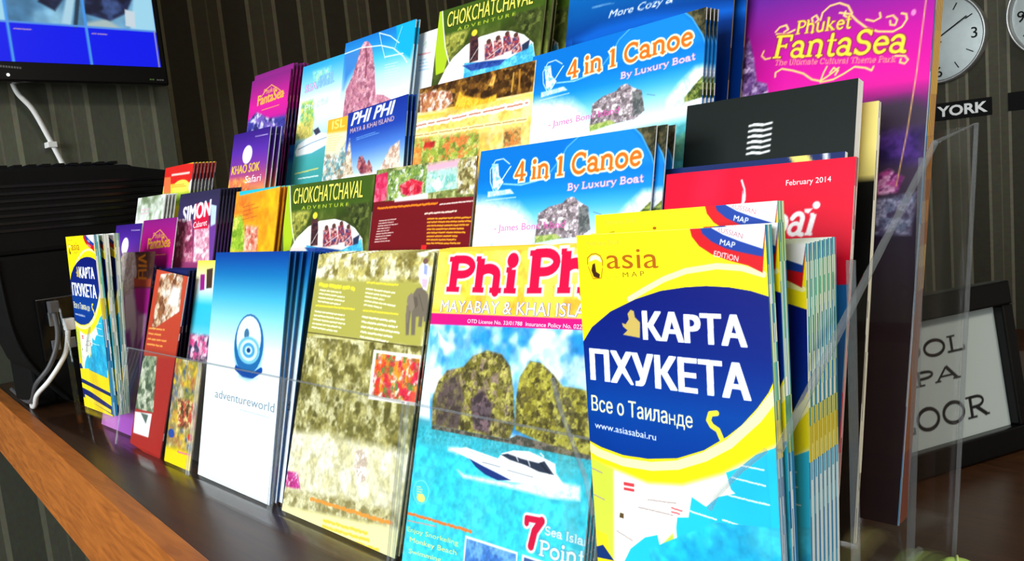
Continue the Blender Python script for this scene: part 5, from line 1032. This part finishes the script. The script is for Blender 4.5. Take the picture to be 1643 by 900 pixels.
# ------------------------------------------------------------------ television on the column
tv = empty('television', W(-6.2, 1.1, 1.02), 'black wall mounted television showing camera pictures and blue panels', 'television')
TX, ya, yb, za, zb = -6.1, -.42, 2.62, 1.02, 2.86
bm = bmesh.new(); box(bm, inv(tv, W(TX-.1, ya, za)), inv(tv, W(TX, yb, zb))); bm_obj('casing', bm, M_BLACKGLOSS, tv, .004)
bm = bmesh.new(); box(bm, inv(tv, W(-6.37, .4, 1.3)), inv(tv, W(TX-.1, 1.9, 2.5))); bm_obj('wall_bracket', bm, M_BLACK, tv, .002)
sy0, sy1, sz0, sz1 = -.37, 2.573, 1.152, 2.80
sw, shh = (sy1-sy0)*S*100, (sz1-sz0)*S*100
scr = Sheet(sw, shh, .16); u = .487*S*100; v = .262*S*100
ops = [('fill', (4, 20, 235))]
for r_ in range(1, 7):
    for k in range(7):
        xa = sw-u*(k+1); yy = v*r_; sd = 31*r_+k
        ops += [('mott', [(xa, yy), (xa+u, yy), (xa+u, yy+v), (xa, yy+v)], [(70, 120, 160), (110, 165, 200), (150, 205, 232)], 5, sd, 0)]
        if k % 2 == 0: ops += [('poly', [(xa+u*.62, yy), (xa+u*1.0, yy), (xa+u, yy+v), (xa+u*.75, yy+v)], (160, 215, 238), .2), ('poly', [(xa+u*.0, yy+v*.1), (xa+u*.3, yy+v*.25), (xa+u*.5, yy), (xa, yy)], (170, 190, 190), .3), ('mott', [(xa, yy+v*.35), (xa+u*.35, yy+v*.2), (xa+u*.6, yy+v*.45), (xa+u*.75, yy+v*1.0), (xa+u*.05, yy+v)], [(30, 36, 70), (60, 80, 130), (24, 26, 50)], 1.6, sd+1, .2), ('poly', [(xa+u*.56, yy+v*.1), (xa+u*.70, yy+v*.06), (xa+u*.72, yy+v*.5), (xa+u*.58, yy+v*.55)], (200, 215, 225), .1)]
        else: ops += [('mott', [(xa+u*.42, yy+v*.55), (xa+u*.62, yy+v*.35), (xa+u*.80, yy+v*.8), (xa+u*.78, yy+v), (xa+u*.5, yy+v)], [(20, 26, 50), (60, 50, 80), (30, 40, 70)], 1.2, sd+2, .2), ('poly', [(xa+u*.68, yy+v*.05), (xa+u*.8, yy), (xa+u*.95, yy+v), (xa+u*.84, yy+v)], (170, 210, 230), .2), ('line', [(xa+u*.86, yy), (xa+u*.98, yy+v)], .6, (40, 60, 80)), ('line', [(xa+u*.05, yy+v*.7), (xa+u*.4, yy+v*.95)], .25, (170, 215, 240))]
for k in range(1, 7): ops += [('line', [(sw-u*k, 0), (sw-u*k, shh)], .45, (70, 150, 235))]
for r_ in range(1, 2): ops += [('line', [(0, v*r_), (sw, v*r_)], .3, (90, 150, 230))]
for k in range(7): ops += [('rows', (sw-u*k-u*.93, v*.86), (sw-u*k-u*.72, v*.86), (sw-u*k-u*.93, v*.8), 1, (190, 150, 190), .7, k+3)]
ops += [('line', [(sw-.3, 0), (sw-.3, v)], .25, (150, 150, 190))]
scr.run(ops)
me = sheet_mesh('screen', scr, lambda x, y, l: np.stack([np.full(np.shape(x), (TX+.004)*S)+l, sy0*S+x/100, Z0+S*(1+sz0)+y/100], -1) - np.array(tv.location), .0001)
link('screen', me, tv, [M_SCREEN])
M_LED = mat('white_status_light', (20, 20, 20)); M_LED.node_tree.nodes['Principled BSDF'].inputs['Emission Color'].default_value = (1, 1, 1, 1); M_LED.node_tree.nodes['Principled BSDF'].inputs['Emission Strength'].default_value = 1.5
bm = bmesh.new(); bmesh.ops.create_uvsphere(bm, u_segments=10, v_segments=6, radius=.0025, matrix=Matrix.Translation(inv(tv, W(TX, 1.555, 1.065)))); bm_obj('status_light', bm, M_LED, tv)
M_GREYMARK = mat('grey_print', (92, 92, 92), .5); M_GREENMARK = mat('green_print', (80, 110, 50), .5)
bm = bmesh.new()
for k in range(8): box(bm, inv(tv, W(TX-.001, 1.515+.016*k, 1.112-.001*k)), inv(tv, W(TX+.003, 1.515+.016*k+.011, 1.126-.001*k)))
bm_obj('maker_marking', bm, M_GREYMARK, tv)
bm = bmesh.new()
for k in range(3): box(bm, inv(tv, W(TX-.001, 2.53+.018*k, 1.053)), inv(tv, W(TX+.003, 2.53+.018*k+.013, 1.063)))
bm_obj('feature_marking', bm, M_GREYMARK, tv)
bm = bmesh.new()
for k in range(2): box(bm, inv(tv, W(TX-.001, 2.478+.018*k, 1.055)), inv(tv, W(TX+.003, 2.478+.018*k+.013, 1.065)))
bm_obj('feature_marking', bm, M_GREENMARK, tv)
# its white cable hanging down the column
cb = empty('television_cable', W(-6.3, 1.65, 1.0), 'white cable hanging from the television down the striped column', 'cable')
bm = bmesh.new(); pth = smooth_path([inv(cb, W(*p)) for p in [(-6.31, 1.62, 1.10), (-6.29, 1.64, .98), (-6.29, 1.72, .86), (-6.31, 1.80, .66), (-6.33, 1.86, .50), (-6.33, 1.905, .36), (-6.33, 1.93, .2), (-6.33, 1.95, -.4)]]); tube(bm, pth, .0042, 10); bm_obj('cord', bm, M_WHITE, cb, 0, True)
bm = bmesh.new(); box(bm, inv(cb, W(-6.38, 1.78, .60)), inv(cb, W(-6.29, 1.84, .64))); bm_obj('cable_clip', bm, M_WHITE, cb, .001)

# ------------------------------------------------------------------ black office machine seen from behind
pr = empty('printer', W(-5.4, 1.5), 'black office machine seen from behind, left of the rack, cables in its rear socket', 'printer')
def P5(x, y, z): return inv(pr, W(x, y, z))
bm = bmesh.new()                                                       # upper housing with a stepped shoulder
prism(bm, [P5(-5.0, 1.05, .378), P5(-5.0, 1.84, .365), P5(-5.0, 1.93, .31), P5(-5.0, 2.35, .30), P5(-5.0, 2.35, -.10), P5(-5.0, 1.05, -.10)], Vector((-.62*S, 0, 0))); bm_obj('upper_housing', bm, M_BLACK, pr, .006)
bm = bmesh.new()
for k in range(10): box(bm, P5(-5.02, 1.09+.072*k, .372), P5(-5.32, 1.09+.072*k+.04, .388))
bm_obj('top_vent', bm, M_BLACK, pr)
bm = bmesh.new()
for k in range(7): box(bm, P5(-4.992, 1.08, .28-.04*k), P5(-5.003, 2.3, .265-.04*k))
bm_obj('rear_grille', bm, M_BLACKGLOSS, pr)
bm = bmesh.new()                                                       # lower housing narrows to the foot
prism(bm, [P5(-5.02, 1.06, -.10), P5(-5.02, 2.3, -.10), P5(-5.02, 2.3, -.985), P5(-5.02, 1.33, -.985), P5(-5.02, 1.15, -.72), P5(-5.02, 1.09, -.5)], Vector((-.5*S, 0, 0))); bm_obj('lower_housing', bm, M_BLACK, pr, .006)
bm = bmesh.new(); tube(bm, smooth_path([P5(-5.015, 1.075, -.12), P5(-5.015, 1.095, -.5), P5(-5.015, 1.16, -.72), P5(-5.015, 1.32, -.96)]), .002, 8); bm_obj('casing_seam', bm, M_BLACK, pr, 0, True)
sk = bmesh.new(); box(sk, P5(-5.03, 1.22, -.36), P5(-4.995, 1.42, -.72)); so = bm_obj('socket_recess', sk, M_BLACKGLOSS, pr, .002)
bm = bmesh.new(); box(bm, P5(-4.99, 1.27, -.44), P5(-4.97, 1.32, -.52)); bm_obj('power_socket', bm, M_SOCKET, so, .001)
bm = bmesh.new(); box(bm, P5(-4.99, 1.345, -.60), P5(-4.97, 1.39, -.66)); bm_obj('data_socket', bm, M_SOCKET, so, .001)
bm = bmesh.new(); box(bm, P5(-4.99, 1.265, -.60), P5(-4.975, 1.31, -.66)); bm_obj('data_socket', bm, M_SOCKET, so, .001)
bm = bmesh.new(); box(bm, P5(-5.16, 1.18, -.10), P5(-5.6, 1.3, -.985)); bm_obj('side_foot', bm, M_BLACK, pr, .004)
for nm, lab, m, pts, r_ in [('power_cable', 'dark grey cable curving from the office machine to the left', M_CABLEGREY, [(-4.965, 1.295, -.41), (-4.885, 1.28, -.537), (-4.86, 1.25, -.636), (-4.88, 1.205, -.733), (-4.95, 1.149, -.822), (-5.13, 1.16, -.93), (-5.4, 1.19, -.982), (-5.95, 1.24, -.983)], .0031),
                            ('data_cable', 'white cable from the office machine socket down to the counter', M_WHITE, [(-4.965, 1.36, -.52), (-4.885, 1.31, -.649), (-4.86, 1.257, -.725), (-4.88, 1.194, -.808), (-4.95, 1.146, -.878), (-5.05, 1.15, -.95), (-5.2, 1.17, -.982), (-5.5, 1.23, -.983), (-5.95, 1.28, -.983)], .0031)]:
    c_ = empty(nm, W(*pts[-1]), lab, 'cable'); bm = bmesh.new(); tube(bm, smooth_path([inv(c_, W(*p)) for p in pts]), r_, 10); bm_obj('cord', bm, m, c_, 0, True)
    p0 = W(*pts[0]); bm = bmesh.new(); box(bm, p0-c_.location-Vector((.003, .006, .008)), p0-c_.location+Vector((.010, .006, .008))); bm_obj('plug', bm, m, c_, .0015)

# ------------------------------------------------------------------ clocks and city plates on the back wall
def disc(bm, y0, y1, r0, n=64):
    a = [bm.verts.new((r0*math.cos(2*math.pi*i/n), y0, r0*math.sin(2*math.pi*i/n))) for i in range(n)]; b = [bm.verts.new((r0*math.cos(2*math.pi*i/n), y1, r0*math.sin(2*math.pi*i/n))) for i in range(n)]
    bm.faces.new(a); bm.faces.new(b[::-1])
    for i in range(n): bm.faces.new([a[i], b[i], b[(i+1) % n], a[(i+1) % n]])
def clock(x, z, label, hour, minute):
    c = empty('wall_clock', W(x, 12, z), label, 'clock'); R_ = .59*S
    bm = bmesh.new(); prof = [(R_, 0), (R_, -.028), (R_*.985, -.036), (R_*.95, -.034), (R_*.93, -.026), (R_*.92, -.014)]; n = 72; rings = [[bm.verts.new((r*math.cos(2*math.pi*i/n), y-.001, r*math.sin(2*math.pi*i/n))) for i in range(n)] for r, y in prof]
    for a, b in zip(rings, rings[1:]):
        for i in range(n): bm.faces.new([a[i], a[(i+1) % n], b[(i+1) % n], b[i]])
    bm_obj('rim', bm, M_SILVER, c, 0, True)
    bm = bmesh.new(); n = 72; cv = bm.verts.new((0, -.020, 0)); rg = [bm.verts.new((R_*.93*math.cos(2*math.pi*i/n), -.012, R_*.93*math.sin(2*math.pi*i/n))) for i in range(n)]
    for i in range(n): bm.faces.new([cv, rg[i], rg[(i+1) % n]])
    bm_obj('dial', bm, M_DIAL, c, 0, True)
    bm = bmesh.new()
    for k in range(12):
        if k % 3: 
            M = Matrix.Rotation(math.radians(30*k), 4, 'Y'); box(bm, (-.0014, -.0168, R_*.66), (.0014, -.0158, R_*.82), M)
    bm_obj('hour_marks', bm, M_INK, c)
    for t, ang in (('12', 0), ('3', 90), ('6', 180), ('9', 270)):
        v, tr = text_tris(t, .0, 0); ctr = (v.min(0)+v.max(0))/2; sc = .046; px_, pz_ = R_*.74*math.sin(math.radians(ang)), R_*.74*math.cos(math.radians(ang)); me = bpy.data.meshes.new('numeral'); me.from_pydata([((a-ctr[0])*sc+px_, -.0172, (b-ctr[1])*sc+pz_) for a, b in v], [], [tuple(int(q) for q in f) for f in tr]); link('numeral', me, c, [M_INK])
    for nm, L_, wd, ang in (('hour_hand', .52, .004, hour), ('minute_hand', .72, .003, minute)):
        bm = bmesh.new(); M = Matrix.Rotation(math.radians(ang), 4, 'Y'); box(bm, (-wd/2, -.0245, -R_*.12), (wd/2, -.0232, R_*L_), M); bm_obj(nm, bm, M_INK, c)
    bm = bmesh.new(); disc(bm, -.027, -.019, .005, 16); bm_obj('hub', bm, M_SILVER, c)
clock(-3.49, 1.437, 'round silver wall clock partly hidden behind the purple show booklet', -40, 58)
clock(-2.09, 1.52, 'round silver wall clock cut off by the right edge of the photo', 150, -88)
def plate_sign(x0, x1, z0, z1, txt, label):
    o = empty('city_plate', W((x0+x1)/2, 12, z0), label, 'sign'); bm = bmesh.new(); w2 = (x1-x0)*S/2; box(bm, (-w2, -.006, 0), (w2, -.0005, (z1-z0)*S)); bm_obj('backing', bm, M_INK, o, .001)
    if txt:
        v, tr = text_tris(txt, .03, 0); lo, hi = v.min(0), v.max(0); hh = (z1-z0)*S*.62; k = (2*w2*.93)/(hi[0]-lo[0]); kz = hh/(hi[1]-lo[1]); me = bpy.data.meshes.new('lettering')
        n0 = len(v); F = [tuple(int(q) for q in f) for f in tr]; me.from_pydata([((a-(lo[0]+hi[0])/2)*k, -.0075, (b-lo[1])*kz+(z1-z0)*S*.19) for a, b in v], [], F); link('lettering', me, o, [M_LETTER])
plate_sign(-4.12, -2.885, .355, .585, 'NEW YORK', 'black city plate reading NEW YORK beneath the silver clock')
plate_sign(-2.70, -1.47, .375, .605, None, 'black city plate beneath the clock at the right edge of the photo')

# ------------------------------------------------------------------ framed notice behind the rack
dv = Vector((.3925447, .9197329, 0)); nv_ = Vector((.9197329, -.3925447, 0)); la = math.radians(7.83); upv = Vector((0, 0, 1))*math.cos(la) - nv_*math.sin(la); out_ = nv_*math.cos(la) + Vector((0, 0, 1))*math.sin(la)
fr = empty('picture_frame', (0, 0, 0), 'black standing picture frame with a white pool, spa and floor notice on the counter', 'picture frame')
fb = W(-.62795, 2.926, -.996); Mf = Matrix(((dv.x, out_.x, upv.x, fb.x), (dv.y, out_.y, upv.y, fb.y), (dv.z, out_.z, upv.z, fb.z), (0, 0, 0, 1))); fr.matrix_world = Mf
FW, FH, FB = .765*S, .548*S, .078*S
bm = bmesh.new()
for a, b in (((-FW, 0), (0, FB)), ((-FW, FH-FB), (0, FH)), ((-FW, FB), (-FW+FB, FH-FB)), ((-FB*.62, FB), (0, FH-FB))): box(bm, (a[0], -.012, a[1]), (b[0], .006, b[1]))
bm_obj('frame', bm, M_BLACKGLOSS, fr, .0015)
bm = bmesh.new(); box(bm, (-FW+.004, -.0135, .004), (-.004, -.010, FH-.004)); bm_obj('backing', bm, M_BLACK, fr)
bm = bmesh.new(); prism(bm, [(-FW*.6, -.013, FH*.75), (-FW*.4, -.013, FH*.75), (-FW*.36, -.055, .0066), (-FW*.64, -.055, .0066)], Vector((0, -.003, 0))); bm_obj('easel_leg', bm, M_BLACK, fr)
pw, ph_ = (FW-FB*1.62)*100, (FH-2*FB)*100; ns = Sheet(pw, ph_, .06); cx = (-.385*S-(-FW+FB))*100
ops = [('fill', (164, 173, 171))]
for t, hw, zb_, hh in (('POOL', .185, .352, .052), ('SPA', .138, .268, .044), ('FLOOR', .243, .130, .07)):
    yb_ = (zb_*S-FB)*100; ops.append(('serif', t, (cx-hw*S*100, yb_), (cx+hw*S*100, yb_), (cx-hw*S*100, yb_+hh*S*100), (30, 30, 32), .13, None, 0, 0))
ns.run(ops); me = sheet_mesh('notice_sheet', ns, lambda x, y, l: np.stack([x/100-FW+FB, np.full(np.shape(x), -.002), y/100+FB], -1), .0001); link('notice_sheet', me, fr, [M_PRINT])

# ------------------------------------------------------------------ two leaves lying by the rack
def leaf(loc, rz, L_, w_, label, m, m2):
    o = empty('leaf', loc, label, 'leaf'); o.rotation_euler = (0, 0, rz); bm = bmesh.new(); n = 14; rows_ = []
    for i in range(n+1):
        t = i/n; hw = w_*math.sin(math.pi*min(1, t*.93+.07))**.75*.5; z = .001+.016*math.sin(math.pi*t)
        rows_.append([bm.verts.new((q*hw, t*L_, z - .002*q*q)) for q in (-1, -.5, 0, .5, 1)])
    for a, b in zip(rows_, rows_[1:]):
        for k in range(4): bm.faces.new([a[k], a[k+1], b[k+1], b[k]])
    ob = bm_obj('blade', bm, m, o, 0, True); md = ob.modifiers.new('thickness', 'SOLIDIFY'); md.thickness = .0008
    bm = bmesh.new(); tube(bm, [(0, -.012, .001)] + [(0, L_*i/n, .0015+.016*math.sin(math.pi*i/n)) for i in range(n)], .0007, 6); bm_obj('midrib', bm, m2, o, 0, True)
M_LEAF = noise_var(mat('pale_green_leaf', (160, 196, 96), .45), 50, .1); M_RIB = mat('leaf_rib', (190, 214, 130), .5); M_TAN = noise_var(mat('tan_leaf', (176, 156, 96), .5), 50, .1)
leaf(W(-.50, 1.74, -.99), math.radians(18), .052, .017, 'pale green leaf on the counter beside the right end of the rack', M_LEAF, M_RIB)
leaf(W(-.37, 1.80, -.99), math.radians(14), .046, .016, 'small tan leaf on the counter at the lower right corner', M_TAN, M_RIB)
